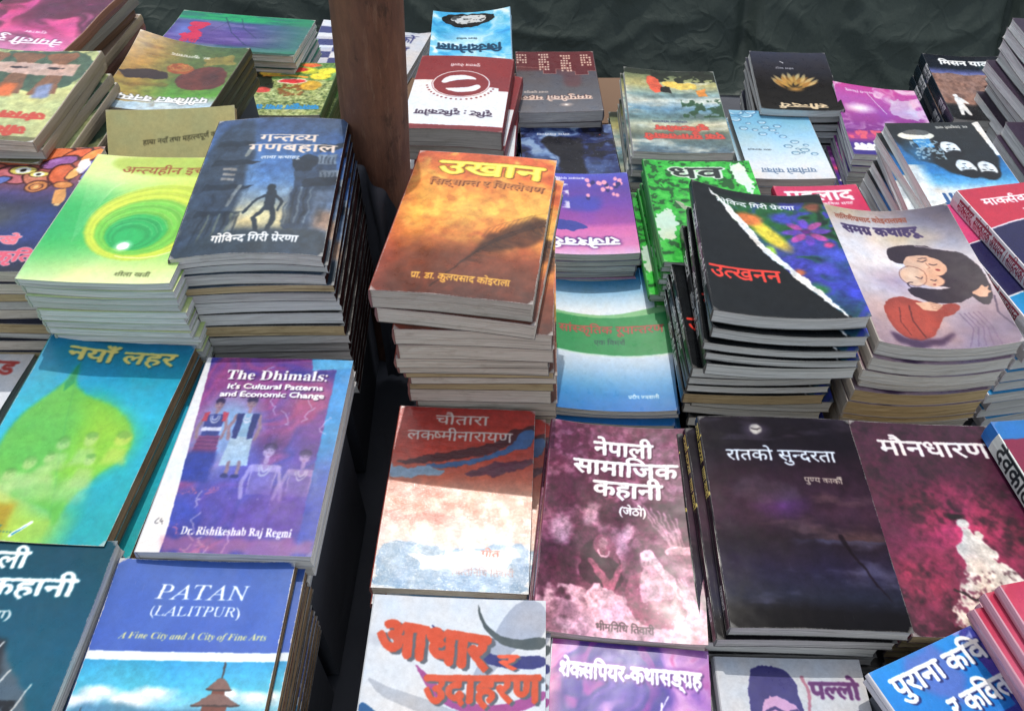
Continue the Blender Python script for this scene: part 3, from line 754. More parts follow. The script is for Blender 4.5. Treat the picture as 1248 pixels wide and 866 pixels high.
@art
def art_maun():
    c = Cv(1.5, 380, (60, 16, 40))
    c.vgrad([(0, (62, 22, 44)), (.3, (70, 18, 44)), (.6, (96, 20, 54)), (1, (60, 20, 36))])
    m = .6 * c.n(9, None, 2, 5) + .4 * c.n(34, None, 6, 4)
    c.put(np.clip(1 - np.hypot((c.x - .55) / .42, (c.y - .55) / .3), 0, 1) * 1.3 * np.clip(m * 1.8 - .3, 0, 1), (205, 40, 96))
    c.put(np.clip(1 - np.hypot((c.x - .15) / .3, (c.y - .78) / .2), 0, 1) * np.clip(m * 2 - .4, 0, 1), (190, 40, 90))
    c.put(np.clip((.50 - m) * 4, 0, 1) * .8, (30, 8, 20)); c.put(np.clip(1 - np.hypot((c.x - 1.0) / .35, (c.y - .62) / .2), 0, 1) * np.clip((.6 - m) * 5, 0, 1), (18, 8, 14))
    Wt = (214, 206, 198)
    c.ell(.52, .475, .075, .03, (26, 8, 14), .4, nz=.8); c.ell(.545, .51, .045, .045, Wt, .2, nz=.6)
    c.poly([(.50, .545), (.59, .54), (.66, .57), (.69, .64), (.68, .68), (.76, .72), (.88, .80), (.96, .9), (.98, 1), (.26, 1), (.28, .88), (.38, .80), (.46, .70), (.45, .60)], Wt, nz=.10, f=12)
    n2 = .5 * c.n(22, None, 7, 4) + .5 * c.n(70, None, 8, 3)
    c.put(np.clip((n2 - .54) * 14, 0, 1) * (c.y > .72) * .75, (60, 24, 36)); c.put(np.clip((n2 - .50) * 6, 0, 1) * np.clip((c.y - .6) * 5, 0, 1) * np.clip((.62 - c.x) * 5, 0, 1) * .6, (150, 40, 84))
    c.line([(.34, .80), (.46, .84), (.58, .83)], .02, (34, 16, 20), nz=.05)
    c.organic(2.2, 24, .24, 11)
    c.text('मौनधारण', .17, .92, .10, .175, (232, 226, 222), bold=2, slant=-.06)
    return c
@art
def art_utkh():
    c = Cv(1.55, 420, (18, 20, 22))
    m = c.n(5, None, 2); c.put(m * .25, (34, 38, 40))
    R_ = [(.62, -.05), (.60, 0), (.66, .2), (.72, .4), (.78, .6), (.9, .95), (1.1, 1), (1.1, -.05)]
    edge = [(.12, .03), (.22, .14), (.25, .22), (.33, .32), (.40, .43), (.46, .54), (.56, .63), (.64, .74), (.74, .86), (.86, 1.0)]
    E2 = edge + [(1.05, 1.02), (1.05, .08), (.8, .06), (.5, .08), (.3, .06)]
    tone = Cv(1.55, 420, (30, 60, 45))
    tone.marble([(16, 40, 30), (30, 90, 50), (50, 60, 150), (60, 60, 180), (40, 40, 110)], 3, 1., 6)
    tone.put(np.clip(1 - np.hypot((tone.x - .45) / .35, (tone.y - .3) / .3), 0, 1) * .8, (30, 100, 40))
    tone.put(np.clip(1 - np.hypot((tone.x - .92) / .3, (tone.y - .75) / .35), 0, 1) * 1., (45, 60, 170))
    tone.ell(.52, .36, .09, .30, (225, 200, 50), .5, rot=-28, al=.95); tone.ell(.40, .24, .12, .11, (220, 110, 50), .5, nz=.4, al=.9); tone.ell(.5, .5, .05, .09, (150, 200, 60), .6)
    for a in range(0, 360, 45):
        tone.ell(.80 + .10 * math.cos(R(a)), .34 + .07 * math.sin(R(a)), .085, .040, (205, 70, 160) if a % 90 else (110, 60, 190), .35, rot=a, al=.8)
    tone.ell(.80, .34, .04, .04, (90, 30, 110), .5)
    for (x, y, k, r) in ((.66, .22, (60, 60, 190), .11), (.95, .55, (60, 80, 200), .12), (.92, .46, (220, 60, 130), .04), (.66, .66, (190, 100, 50), .05), (.74, .80, (40, 120, 50), .09), (.98, .84, (50, 60, 190), .1), (.84, .64, (70, 70, 200), .10), (.60, .74, (190, 90, 50), .03), (.9, .12, (160, 80, 60), .08)):
        tone.ell(x, y, r, r, k, .6, nz=.7, al=.85, seed=int(x * 99))
    a0 = c.a.copy(); c.poly(E2, (255, 0, 255), nz=.02); msk = (np.abs(c.a - C8(255, 0, 255)).sum(-1) < .5)
    c.a = a0; fade = np.clip((c.y - .03) * 12, 0, 1)
    c.put(msk * fade, tone.a)
    inner = [(x + .045 + (.03 if i in (2, 3, 5, 7) else 0), y) for i, (x, y) in enumerate(edge)]
    inner[0] = (.13, .03); inner[-1] = (.87, 1.0)
    c.poly(edge + inner[::-1], (226, 228, 228), nz=.03, f=22)
    c.organic(2.2, 20, .22, 12)
    c.text('गोविन्द गिरी प्रेरणा', .18, .78, .10, .135, (225, 228, 230), bold=2)
    c.text('उत्खनन', .03, .52, .665, .75, (220, 50, 34), bold=2)
    return c
@art
def art_samagra():
    c = Cv(1.5, 400, (215, 205, 205))
    c.vgrad([(0, (170, 150, 140)), (.15, (206, 196, 196)), (.4, (225, 220, 224)), (.62, (205, 190, 196)), (.8, (180, 158, 165)), (1, (150, 128, 142))])
    c.put(np.clip((c.x - .35) * 1.6, 0, 1) * np.clip((.5 - c.y) * 2.2, 0, 1), (62, 58, 82))
    c.put(np.clip(1 - np.hypot((c.x - .55) / .35, (c.y - .22) / .12), 0, 1) * .6, (214, 186, 130)); c.put(np.clip(1 - np.hypot((c.x - .1) / .3, (c.y - .02) / .1), 0, 1) * .5, (200, 170, 110))
    c.put(np.clip(1 - np.hypot((c.x - 1.) / .45, (c.y - .9) / .3), 0, 1) * .8, (96, 76, 104))
    c.put(np.clip(1 - np.hypot((c.x - .35) / .3, (c.y - .55) / .12), 0, 1) * .5, (120, 92, 130))
    H = (44, 30, 44); S = (214, 168, 140); Rd = (150, 56, 44)
    c.poly([(.36, .38), (.40, .30), (.54, .27), (.68, .29), (.80, .34), (.93, .38), (.99, .52), (.98, .68), (.90, .78), (.80, .62), (.70, .60), (.6, .58), (.50, .42), (.42, .42)], H, soft=.006, nz=.02)
    c.line([(.62, .285), (.72, .315), (.80, .335), (.88, .36), (.95, .38)], .006, (190, 180, 186), nz=.01)
    c.poly([(.46, .42), (.52, .36), (.64, .355), (.74, .40), (.78, .47), (.72, .52), (.60, .50), (.52, .48)], S, nz=.006)
    c.ell(.50, .51, .10, .11, (222, 178, 148), .12, rot=20); c.ell(.62, .545, .10, .07, (214, 164, 134), .12, rot=15)
    c.ell(.60, .43, .09, .05, (232, 190, 160), .9, rot=30, al=.7); c.ell(.49, .50, .06, .06, (236, 196, 164), .9, al=.7); c.ring(.50, .51, .10, .11, .006, (110, 62, 50), rot=20, al=.8); c.line([(.46, .42), (.52, .36), (.64, .352), (.74, .395), (.78, .46)], .006, (30, 18, 30))
    for p in (((.59, .40), (.62, .41), (.655, .40)), ((.66, .43), (.69, .44), (.715, .435)), ((.52, .515), (.55, .53), (.57, .52)), ((.62, .54), (.645, .55), (.66, .545)), ((.60, .385), (.63, .38), (.66, .385))):
        c.line(p, .008, H)
    c.ell(.70, .475, .022, .014, (130, 40, 40), .3, rot=30); c.ell(.63, .575, .014, .01, (140, 60, 56), .3); c.line([(.64, .42), (.655, .455), (.635, .46)], .006, (150, 100, 84)); c.ring(.46, .575, .03, .03, .01, H, a0=90, a1=300)
    c.poly([(.40, .60), (.50, .585), (.64, .615), (.80, .60), (.90, .66), (.72, .72), (.56, .70), (.44, .66)], H, soft=.006, nz=.02)
    c.poly([(.14, .76), (.22, .68), (.34, .66), (.50, .70), (.58, .72), (.70, .71), (.74, .74), (.66, .78), (.56, .80), (.46, .92), (.30, .965), (.16, .90)], Rd, soft=.008, nz=.015)
    c.ell(.33, .82, .20, .20, (168, 66, 50), .3, al=.8); c.line([(.36, .72), (.34, .82), (.38, .93)], .012, (96, 36, 34)); c.line([(.28, .74), (.24, .84), (.28, .92)], .008, (96, 36, 34))
    c.poly([(.42, .70), (.54, .69), (.62, .72), (.55, .755), (.46, .745)], S, nz=.006); c.poly([(.84, .655), (.90, .64), (.93, .615), (.94, .64), (.97, .63), (.95, .66), (.975, .67), (.94, .68), (.93, .70), (.88, .69)], S, nz=.006, rd=1)
    for k in range(4): c.line([(.53, .70 + .012 * k), (.60, .715 + .01 * k)], .005, (150, 100, 84)); 
    c.poly([(.12, .90), (.3, .955), (.5, .93), (.62, .88), (.56, .95), (.36, 1.0), (.14, .99)], (70, 46, 76), soft=.01, nz=.03)
    for i in range(5): c.line([(.70 + .03 * i, .78), (.74 + .03 * i, .88), (.66 + .05 * i, .99)], .008, (110, 84, 112), al=.7)
    c.line([(.97, .70), (.94, .80), (1.0, .92)], .012, (70, 50, 80))
    c.organic(.8, 14, .08, 13, soft=0)
    c.text('तारिणीप्रसाद कोइरालाका', .06, .66, .065, .10, (136, 62, 40), bold=3)
    c.text('समग्र कथाहरू', .09, .70, .145, .205, (58, 40, 86), bold=5)
    return c
@art
def art_sansk():
    c = Cv(1.6, 380, (230, 235, 240))
    c.vgrad([(0, (28, 128, 192)), (.08, (60, 150, 205)), (.22, (175, 208, 230)), (.32, (228, 236, 242)), (.62, (216, 226, 238)), (.74, (150, 190, 225)), (.9, (28, 130, 200)), (1, (10, 112, 188))])
    top = .325 + .022 * np.sin((c.x + .05) * 3.1); bot = .62 + .022 * np.sin(c.x * 2.8 - .3)
    c.put(np.clip((c.y - (top - .06 * np.clip(c.x - .45, 0, 1))) / .006, 0, 1) * np.clip((bot - c.y) / .006, 0, 1), (128, 190, 130))
    c.put(np.clip((c.y - top - .02) / .006, 0, 1) * np.clip((bot - c.y) / .006, 0, 1), (38, 142, 76))
    c.put(np.clip((c.y - bot) / .004, 0, 1) * np.clip((bot + .01 - c.y) / .004, 0, 1), (190, 220, 200))
    c.text('सांस्कृतिक रूपान्तरण', .06, .95, .435, .485, (176, 76, 60), bold=2, out=(60, 120, 70), outw=1)
    c.text('एक विमर्श', .36, .62, .535, .565, (40, 80, 70), bold=1)
    c.text('प्रदीप ज्ञवाली', .62, .86, .90, .92, (230, 238, 245), bold=2)
    return c
@art
def art_aadhar():
    c = Cv(1.46, 420, (205, 210, 216))
    c.put((c.x * .9 + (1 - c.y) * 0 > .0) * .2, (215, 220, 226))
    c.poly([(.80, 0), (1, 0), (1, .2), (.86, .23), (.62, .48), (.55, .5)], (150, 158, 176), soft=.004, al=.8)
    def band(f0, f1, k, al=1.):
        c.put(np.clip((c.y - f0) / .004, 0, 1) * np.clip((f1 - c.y) / .004, 0, 1) * al, k)
    X = c.x
    cres = .21 - 1.6 * (np.clip(X - .62, 0, 1)) ** .0 * 0
    c.poly([(.60, .01), (.64, .12), (.72, .19), (.84, .22), (1, .19), (1, .26), (.88, .27), (.76, .25), (.66, .18), (.61, .09)], (78, 88, 92), soft=.003)
    c.poly([(.34, .14), (.46, .22), (.60, .27), (.78, .31), (1, .29), (1, .36), (.80, .37), (.62, .33), (.48, .27), (.36, .18)], (58, 62, 118), soft=.003)
    c.poly([(.26, .34), (.36, .42), (.46, .49), (.62, .55), (.80, .54), (1, .46), (1, .52), (.8, .60), (.6, .60), (.44, .55), (.34, .46)], (156, 76, 138), soft=.003)
    c.poly([(0, .42), (.15, .48), (.36, .53), (.5, .58), (.9, .62), (.6, .64), (.3, .59), (.1, .52)], (172, 178, 188), soft=.004)
    c.poly([(0, .54), (.1, .60), (.26, .68), (.5, .76), (.9, .80), (.5, .82), (.2, .74), (0, .62)], (42, 90, 140), soft=.003)
    c.poly([(0, .2), (.2, .26), (.3, .4), (.2, .3), (0, .26)], (190, 195, 204), soft=.01)
    c.text('आधार', .05, .68, .14, .30, (204, 76, 46), bold=5, shadow=(92, 98, 108), sh=(.022, .012), rise=.12)
    c.text('र', .74, .84, .30, .37, (222, 88, 60), bold=4, shadow=(92, 98, 108), sh=(.012, .008))
    c.text('उदाहरण', .34, .97, .42, .545, (204, 80, 50), bold=4, shadow=(92, 98, 108), sh=(.016, .01), rise=-.03)
    c.text('डा. लेखनाथ काफ्ले', .3, .8, .85, .88, (60, 60, 90), bold=2)
    return c.squash(.74)
@art
def art_shakes():
    c = Cv(1.46, 360, (180, 90, 170))
    c.marble([(214, 70, 150), (232, 176, 220), (190, 130, 205), (86, 60, 160), (60, 50, 140), (150, 60, 160)], 2.2, 1., 21)
    c.put(np.clip((.10 - c.x) * 8, 0, 1) * .8, (206, 30, 130)); c.put(np.clip((.06 - c.y) * 14, 0, 1) * .4, (110, 40, 120)); c.put(np.clip((c.x - .75) * 3, 0, 1) * .6, (96, 44, 150))
    c.line([(.70, .23), (.68, .31), (.72, .42)], .012, (240, 235, 245)); c.line([(.74, .20), (.69, .26)], .01, (240, 235, 245), taper=True)
    c.text('शेक्सपियर-कथासङ्ग्रह', .05, .95, .095, .155, W1, bold=4, shadow=(70, 30, 110), glow=(120, 50, 150))
    return c
@art
def art_pallo():
    c = Cv(1.46, 360, (196, 198, 202))
    c.put((c.n(60, None, 2, 2) - .4) * .4, (150, 152, 158))
    P = (52, 48, 112); M = (196, 150, 190)
    c.poly([(.16, .48), (.18, .28), (.22, .14), (.30, .10), (.46, .12), (.54, .20), (.56, .36), (.52, .56), (.40, .62), (.24, .60)], M, soft=.005, nz=.02)
    c.poly([(.17, .42), (.20, .10), (.26, .045), (.36, .03), (.48, .055), (.53, .12), (.55, .27), (.48, .20), (.38, .17), (.27, .2), (.24, .40), (.2, .5)], P, soft=.004, nz=.03, f=30)
    c.ell(.16, .36, .07, .085, P, .15, nz=.3)
    c.line([(.30, .245), (.36, .225), (.42, .25)], .02, (66, 52, 110)); c.line([(.46, .24), (.50, .235), (.54, .26)], .016, (66, 52, 110))
    c.ell(.37, .275, .035, .016, (240, 235, 240), .2); c.ell(.37, .275, .015, .015, (40, 30, 80), .2); c.ell(.50, .28, .028, .014, (240, 235, 240), .2); c.ell(.50, .28, .013, .013, (40, 30, 80), .2)
    c.line([(.45, .28), (.47, .35), (.43, .37)], .012, (130, 80, 140)); c.poly([(.38, .43), (.44, .415), (.50, .43), (.44, .46)], (150, 60, 110))
    c.line([(.58, .08), (.60, .2), (.585, .26)], .02, (170, 110, 130), nz=.05)
    c.text('पल्लो', .62, .95, .11, .18, (92, 36, 100), bold=4)
    c.text('पटको', .64, .97, .27, .34, (104, 40, 110), bold=4)
    return c
@art
def art_purana():
    c = Cv(1.5, 380, (10, 128, 205))
    c.vgrad([(0, (16, 136, 214)), (.3, (0, 120, 205)), (1, (40, 70, 180))])
    c.poly([(.35, 0), (.62, 0), (.7, .2), (.5, .3), (.2, .1)], (120, 100, 180), soft=.02, al=.6, nz=.05)
    m = c.warp(2.4, 1., 31); c.put(((c.x > .86) | (c.y > .38)) * .9, (46, 48, 140)); c.put(np.clip(1 - np.abs(m - .5) * 14, 0, 1) * ((c.x > .8) | (c.y > .35)), (140, 150, 220))
    c.put(np.clip((m - .55) * 5, 0, 1) * ((c.x > .86) | (c.y > .38)), (90, 70, 170))
    sh = (36, 50, 110)
    c.text('पुराना कवि', .10, .96, .065, .155, W1, bold=3, shadow=sh, sh=(.012, .01)); c.text('र कविता', .40, .98, .245, .335, W1, bold=3, shadow=sh, sh=(.012, .01))
    return c
@art
def art_pink():
    c = Cv(1.46, 300, (190, 40, 70))
    c.vgrad([(0, (190, 44, 76)), (.25, (206, 90, 120)), (.5, (228, 168, 186)), (.8, (235, 205, 212)), (1, (236, 215, 218))])
    c.text('सम्झना', .12, .9, .15, .24, W1, bold=4); c.text('कथा संग्रह', .2, .7, .32, .36, W1, bold=2)
    return c
@art
def art_marx():
    c = Cv(1.46, 360, (190, 34, 62))
    c.put((c.y > .335 - .05 * np.sin(c.x * 3.3)) * 1., (230, 226, 232)); c.put((c.y > .345 - .05 * np.sin(c.x * 3.3)) * 1., (36, 34, 76))
    c.put((c.y > .74 - .05 * np.sin(c.x * 3.3)) * 1., (225, 230, 236)); c.put((c.y > .75 - .05 * np.sin(c.x * 3.3)) * 1., (20, 140, 205))
    c.text('मार्क्सवाद, सांस्कृतिक', .12, 1.2, .10, .155, W1, bold=2); c.text('साहित्य', .40, .80, .21, .26, W1, bold=2)
    return c
@art
def art_marxpink():
    c = art_marx(); c.put((c.y < .33 - .05 * np.sin(c.x * 3.3)) * 1., (214, 66, 120)); return c
@art
def art_devkota():
    c = Cv(1.46, 300, (28, 110, 180)); c.put((c.y > .10) * 1., (130, 36, 66)); c.text('देवकोटा', .2, .8, .2, .3, W1, bold=3); return c
@art
def art_laad():
    c = Cv(1.5, 260, (206, 44, 92)); c.text('प्रह्लाद', .10, .90, .06, .16, W1, bold=3); c.text('कविता संग्रह', .5, .85, .19, .215, W1, bold=2); return c
@art
def art_bhav():
    c = Cv(1.45, 330, (28, 170, 44))
    m = c.n(18, None, 3, 4); c.put((m < .42) * .85, (10, 70, 24)); c.put((m > .60) * .7, (70, 205, 70))
    rn = random.Random(8)
    for k in range(26):
        x, y = rn.uniform(0, 1), rn.uniform(0, 1); a = rn.uniform(-1, 1); c.line([(x, y), (x + .06 * math.cos(a), y + .05 * math.sin(a))], .012, (12, 60, 22), taper=True)
    c.poly([(.40, 1), (.46, .62), (.22, .46), (.20, .40), (.44, .54), (.36, .34), (.42, .30), (.54, .52), (.68, .36), (.74, .38), (.62, .58), (.90, .50), (.92, .54), (.64, .68), (.62, 1)], (168, 182, 160), nz=.04, f=20)
    c.put(((c.n(30, None, 12) > .55) & (c.x > .2) & (c.x < .9) & (c.y > .3)) * .3, (90, 110, 86))
    c.poly([(.80, .04), (.92, .03), (.94, .16), (.98, .28), (.9, .36), (.84, .22), (.80, .12)], (214, 232, 214), nz=.08, f=22)
    c.poly([(.0, .55), (.12, .50), (.2, .62), (.1, .8), (0, .8)], (196, 220, 196), nz=.1, f=22)
    c.text('धव', .22, .72, .075, .18, (36, 44, 40), bold=2, out=(214, 226, 210), outw=5)
    return c
@art
def art_rajesh():
    c = Cv(1.5, 330, (130, 60, 150))
    c.vgrad([(0, (226, 178, 214)), (.10, (214, 120, 176)), (.30, (206, 100, 170)), (.36, (150, 70, 160)), (.55, (120, 60, 160)), (.8, (84, 60, 160)), (.9, (80, 66, 176)), (1, (70, 80, 190))])
    c.poly([(.5, .30), (.8, .27), (1, .32), (1, .42), (.72, .40), (.55, .36)], (52, 60, 150), nz=.05); c.poly([(.35, .5), (.75, .52), (.8, .62), (1, .62), (1, .70), (.3, .72)], (58, 66, 168), soft=.03, nz=.05, al=.8)
    c.put(np.clip((c.n(8, 14, 3) - .52) * 6, 0, 1) * (c.x > .7) * (c.y > .55) * .9, (220, 215, 235))
    for i in range(24): 
        rn = random.Random(i); c.ell(rn.uniform(.04, .5), rn.uniform(.68, .93), .03, .05, (236, 160, 190) if i % 3 else (40, 40, 110), .5, nz=.8, seed=i)
    c.text('राजेश्वरी', .20, .96, .11, .19, W1, bold=4, glow=(70, 30, 110), shadow=(60, 30, 110))
    c.text('कथाकार घनश्याम', .5, .9, .93, .955, (225, 220, 240), bold=2)
    return c
@art
def art_som():
    c = Cv(1.5, 330, (20, 26, 60))
    c.marble([(10, 12, 34), (22, 34, 84), (60, 84, 140), (130, 160, 200)], 4, 1.1, 14)
    c.ell(.22, .30, .28, .30, (70, 96, 150), .8, al=.7, nz=.5); c.ell(.8, .45, .2, .26, (90, 130, 180), .8, al=.6, nz=.5)
    c.poly([(.30, .1), (.5, .16), (.62, .30), (.60, .5), (.74, .62), (.80, .80), (.66, .84), (.44, .80), (.34, .66), (.36, .45)], (8, 8, 22), soft=.01, nz=.05)
    rn = random.Random(3)
    for k in range(160): c.ell(rn.random(), rn.random(), .004 + .003 * rn.random(), .004, (225, 232, 248), .5, al=.8)
    c.ell(.14, .84, .01, .01, (240, 80, 60), .5); c.put(np.clip((.2 - c.y) * 5, 0, 1) * .5, (170, 190, 225))
    c.text('सोम निरौला', .46, .82, .86, .885, (214, 220, 232), bold=2)
    c.text('आकाशगंगा', .15, .85, .1, .18, (235, 235, 245), bold=4)
    return c
@art
def art_yampuri():
    c = Cv(1.45, 330, (92, 92, 98))
    c.vgrad([(0, (108, 108, 114)), (.35, (92, 92, 98)), (.65, (84, 80, 86)), (.70, (96, 44, 48)), (1, (92, 36, 42))])
    c.poly([(.2, .40), (.42, .40), (.42, .62), (.6, .62), (.6, .7), (.2, .7)], (96, 60, 66), soft=.02, al=.7)
    pts = [(0, .66), (.10, .66), (.10, .60), (.26, .60), (.26, .66), (.36, .66), (.36, .80), (.40, .80), (.40, .70), (.50, .70), (.50, .62), (.66, .62), (.66, .72), (1, .74), (1, 1), (0, 1)]
    c.poly(pts, (96, 38, 44), soft=.003, rd=0); c.line(pts[:14], .008, (214, 160, 140), al=.6)
    for (x, y0, n) in ((.04, .75, 4), (.30, .66, 6), (.58, .68, 6), (.86, .80, 3)):
        for i in range(4):
            for j in range(n + 1):
                if (i * 3 + j * 5) % 7 == 6: continue
                c.poly([(x + i * .035, y0 + j * .042), (x + i * .035 + .024, y0 + j * .042), (x + i * .035 + .024, y0 + j * .042 + .026), (x + i * .035, y0 + j * .042 + .026)], (206, 176, 160))
    c.ell(.42, .115, .10, .05, (226, 196, 180), 1., al=.9); c.ell(.42, .115, .03, .02, (255, 250, 240), .8)
    c.text('यमपुरीको महल', .10, .98, .20, .26, (226, 196, 178), bold=3, shadow=(60, 30, 30)); c.text('राजन मुकारुङ', .62, .92, .31, .335, (210, 190, 176), bold=2)
    return c
@art
def art_drishti():
    c = Cv(1.43, 380, (228, 230, 232)); M = (132, 38, 42)
    c.put((c.y < .045 + .03 * np.abs(c.x - .5)) * 1., M); c.put((c.y < .035) * .6, (116, 46, 50))
    e = .56 + .05 * np.cos(c.x * 3.6); e = np.where(c.x > .78, .64 - .0 * c.x, np.where(c.x < .1, .52, .55 + .06 * c.x))
    c.put(np.clip((c.y - e) / .006, 0, 1), M)
    c.ell(.50, .60, .31, .27, M, .02); c.ring(.50, .60, .295, .255, .012, (228, 226, 228)); 
    c.ell(.50, .60, .26, .22, M, .02)
    c.poly([(.28, .56), (.34, .50), (.50, .475), (.62, .50), (.66, .53), (.56, .535), (.42, .55), (.32, .60)], (232, 230, 232)); c.poly([(.72, .62), (.66, .70), (.50, .725), (.38, .70), (.34, .66), (.44, .665), (.58, .64), (.68, .595)], (232, 230, 232))
    for i in range(19):
        a = R(195 + i * 8.6); c.ell(.50 + .355 * math.cos(a), .60 + .31 * math.sin(a) / c.A * 1.0, .014, .014, M, .3)
    c.text('दृष्टि : दृष्टिकोण', .12, .90, .185, .24, (66, 50, 72), bold=3); c.text('युवराज नेपाली', .34, .66, .855, .885, (230, 222, 224), bold=2)
    return c
@art
def art_zinda():
    c = Cv(1.45, 330, (60, 170, 220))
    c.marble([(40, 150, 210), (60, 175, 225), (130, 205, 235), (236, 246, 250)], 3, .8, 17)
    c.put(np.clip(1 - np.hypot((c.x - .5) / .45, (c.y - .5) / .22), 0, 1) * .7, (235, 246, 250))
    c.poly([(.18, .92), (.24, .80), (.38, .78), (.44, .72), (.66, .70), (.86, .80), (.90, .88), (.80, .96), (.4, .97)], (16, 18, 20), nz=.04); c.poly([(.28, .90), (.34, .83), (.52, .78), (.66, .78), (.78, .85), (.72, .93), (.4, .94)], (196, 202, 204), nz=.05)
    c.put(((c.n(16, None, 4) > .56) & (c.y > .78) & (c.y < .94) & (c.x > .3) & (c.x < .78)) * .8, (40, 44, 46))
    c.text('जिउंदोनेपाल', .12, .92, .30, .40, (16, 60, 90), bold=5); c.text('विजय चालिसे', .42, .68, .50, .525, (40, 60, 70), bold=2)
    return c
@art
def art_kavita():
    c = Cv(1.4, 300, (200, 60, 130))
    c.marble([(70, 16, 44), (140, 36, 90), (206, 56, 134), (214, 70, 140), (90, 24, 60), (222, 110, 165)], 1.5, .6, 23)
    c.put(np.clip(1 - c.y * 3.2, 0, 1) * .7, (224, 150, 190)); c.put(np.clip((c.warp(1.6, 1.2, 77) - .45) * 8, 0, 1) * np.clip((c.y - .25) * 5, 0, 1) * .85, (86, 22, 56)); c.organic(2, 9, .12, 61)
    c.text('नेपाली रुबाई', .08, .92, .10, .17, (240, 228, 236), bold=3, shadow=(110, 30, 70)); c.text('सुबास', .3, .5, .24, .265, (236, 220, 230), bold=1)
    return c
@art
def art_trees():
    c = Cv(1.4, 300, (190, 196, 130))
    c.vgrad([(0, (176, 184, 128)), (.45, (196, 200, 134)), (1, (190, 196, 130))])
    c.poly([(0, .60), (.3, .52), (.6, .56), (1, .46), (1, 1), (0, 1)], (72, 96, 76), nz=.04); c.put((c.n(10, None, 3) > .54) * (c.y > .55) * .4, (50, 72, 58))
    for x, k in ((.22, 1), (.52, 0), (.82, 1)):
        c.poly([(x - .04, .70), (x + .10, .70), (x + .13, .86), (x + .26, .97), (x - .10, .97), (x + .0, .86)], (128, 88, 62), nz=.02); c.poly([(x - .10, .5), (x + .14, .48), (x + .10, .72), (x - .04, .72)], (128, 88, 62), nz=.02)
    c.poly([(.08, .70), (1, .74), (1, .86), (.1, .84)], (206, 172, 160), al=.9, nz=.02)
    for x in (.3, .62, .86): c.ell(x, .79, .07, .022, (36, 30, 36), .2, nz=.3); c.ell(x - .08, .79, .02, .014, (36, 30, 36), .3)
    for x in (.22, .52, .82): c.poly([(x - .06, .46), (x + .08, .45), (x + .1, .60), (x - .02, .62)], (214, 104, 44) if x != .22 else (130, 150, 196), soft=.01, nz=.03)
    c.organic(3, 16, .2, 16)
    c.text('जंगलका', .06, .62, .235, .30, (196, 66, 46), bold=6); c.text('जीवनका', .12, .66, .08, .15, (196, 66, 46), bold=6); c.put((c.y < .045) * .6, (70, 60, 40))
    return c
@art
def art_greenpurple():
    c = Cv(.56, 420, (92, 76, 140))
    c.vgrad([(0, (20, 160, 100)), (.16, (24, 165, 104)), (.24, (70, 84, 140)), (.5, (96, 78, 150)), (.8, (86, 66, 140)), (.9, (40, 120, 100)), (1, (24, 120, 80))])
    s2 = fbm(c.x * 4, c.y * 12, 6, 4); c.put(np.clip((s2 - .5) * 6, 0, 1) * .4 * (c.y > .2), (150, 130, 190)); c.put(np.clip((.45 - s2) * 6, 0, 1) * .35, (50, 50, 110))
    c.put(np.clip((c.x - .55) * 2.4, 0, 1) * .75, (54, 128, 104)); c.put(np.clip(1 - np.hypot((c.x - .1) / .12, (c.y - .5) / .3), 0, 1) * .7, (110, 140, 220))
    c.line([(.34, .1), (.46, .5), (.62, .8), (.8, .85)], .008, (40, 60, 90), al=.7); c.line([(.46, .1), (.52, .35), (.66, .6)], .008, (40, 60, 90), al=.6); c.line([(.3, .5), (.4, .15)], .006, (50, 60, 100), al=.5)
    c.put((c.y > .95) * .8, (30, 60, 50))
    c.text('रु', .13, .24, .30, .58, (206, 40, 84), bold=7); c.text('कथा', .13, .26, .70, .82, (200, 44, 84), bold=4)
    return c
@art
def art_checker():
    c = Cv(1.5, 200, (225, 228, 234)); k = ((np.floor(c.x * 3.2) + np.floor(c.y * 7)) % 2); c.put((np.floor(c.y * 8) % 2) * 1., (196, 200, 214)); c.put(k * .9, (58, 66, 120)); return c
@art
def art_hand():
    c = Cv(1.4, 220, (214, 216, 222))
    for i, (t, y) in enumerate((('गोठालाको', .2), ('यात्रामा', .42))): c.text(t, .1, .8, y, y + .12, (62, 66, 120), bold=2)
    c.line([(.08, .17), (.85, .17)], .012, (70, 70, 120)); c.line([(.08, .40), (.8, .40)], .012, (70, 70, 120)); return c
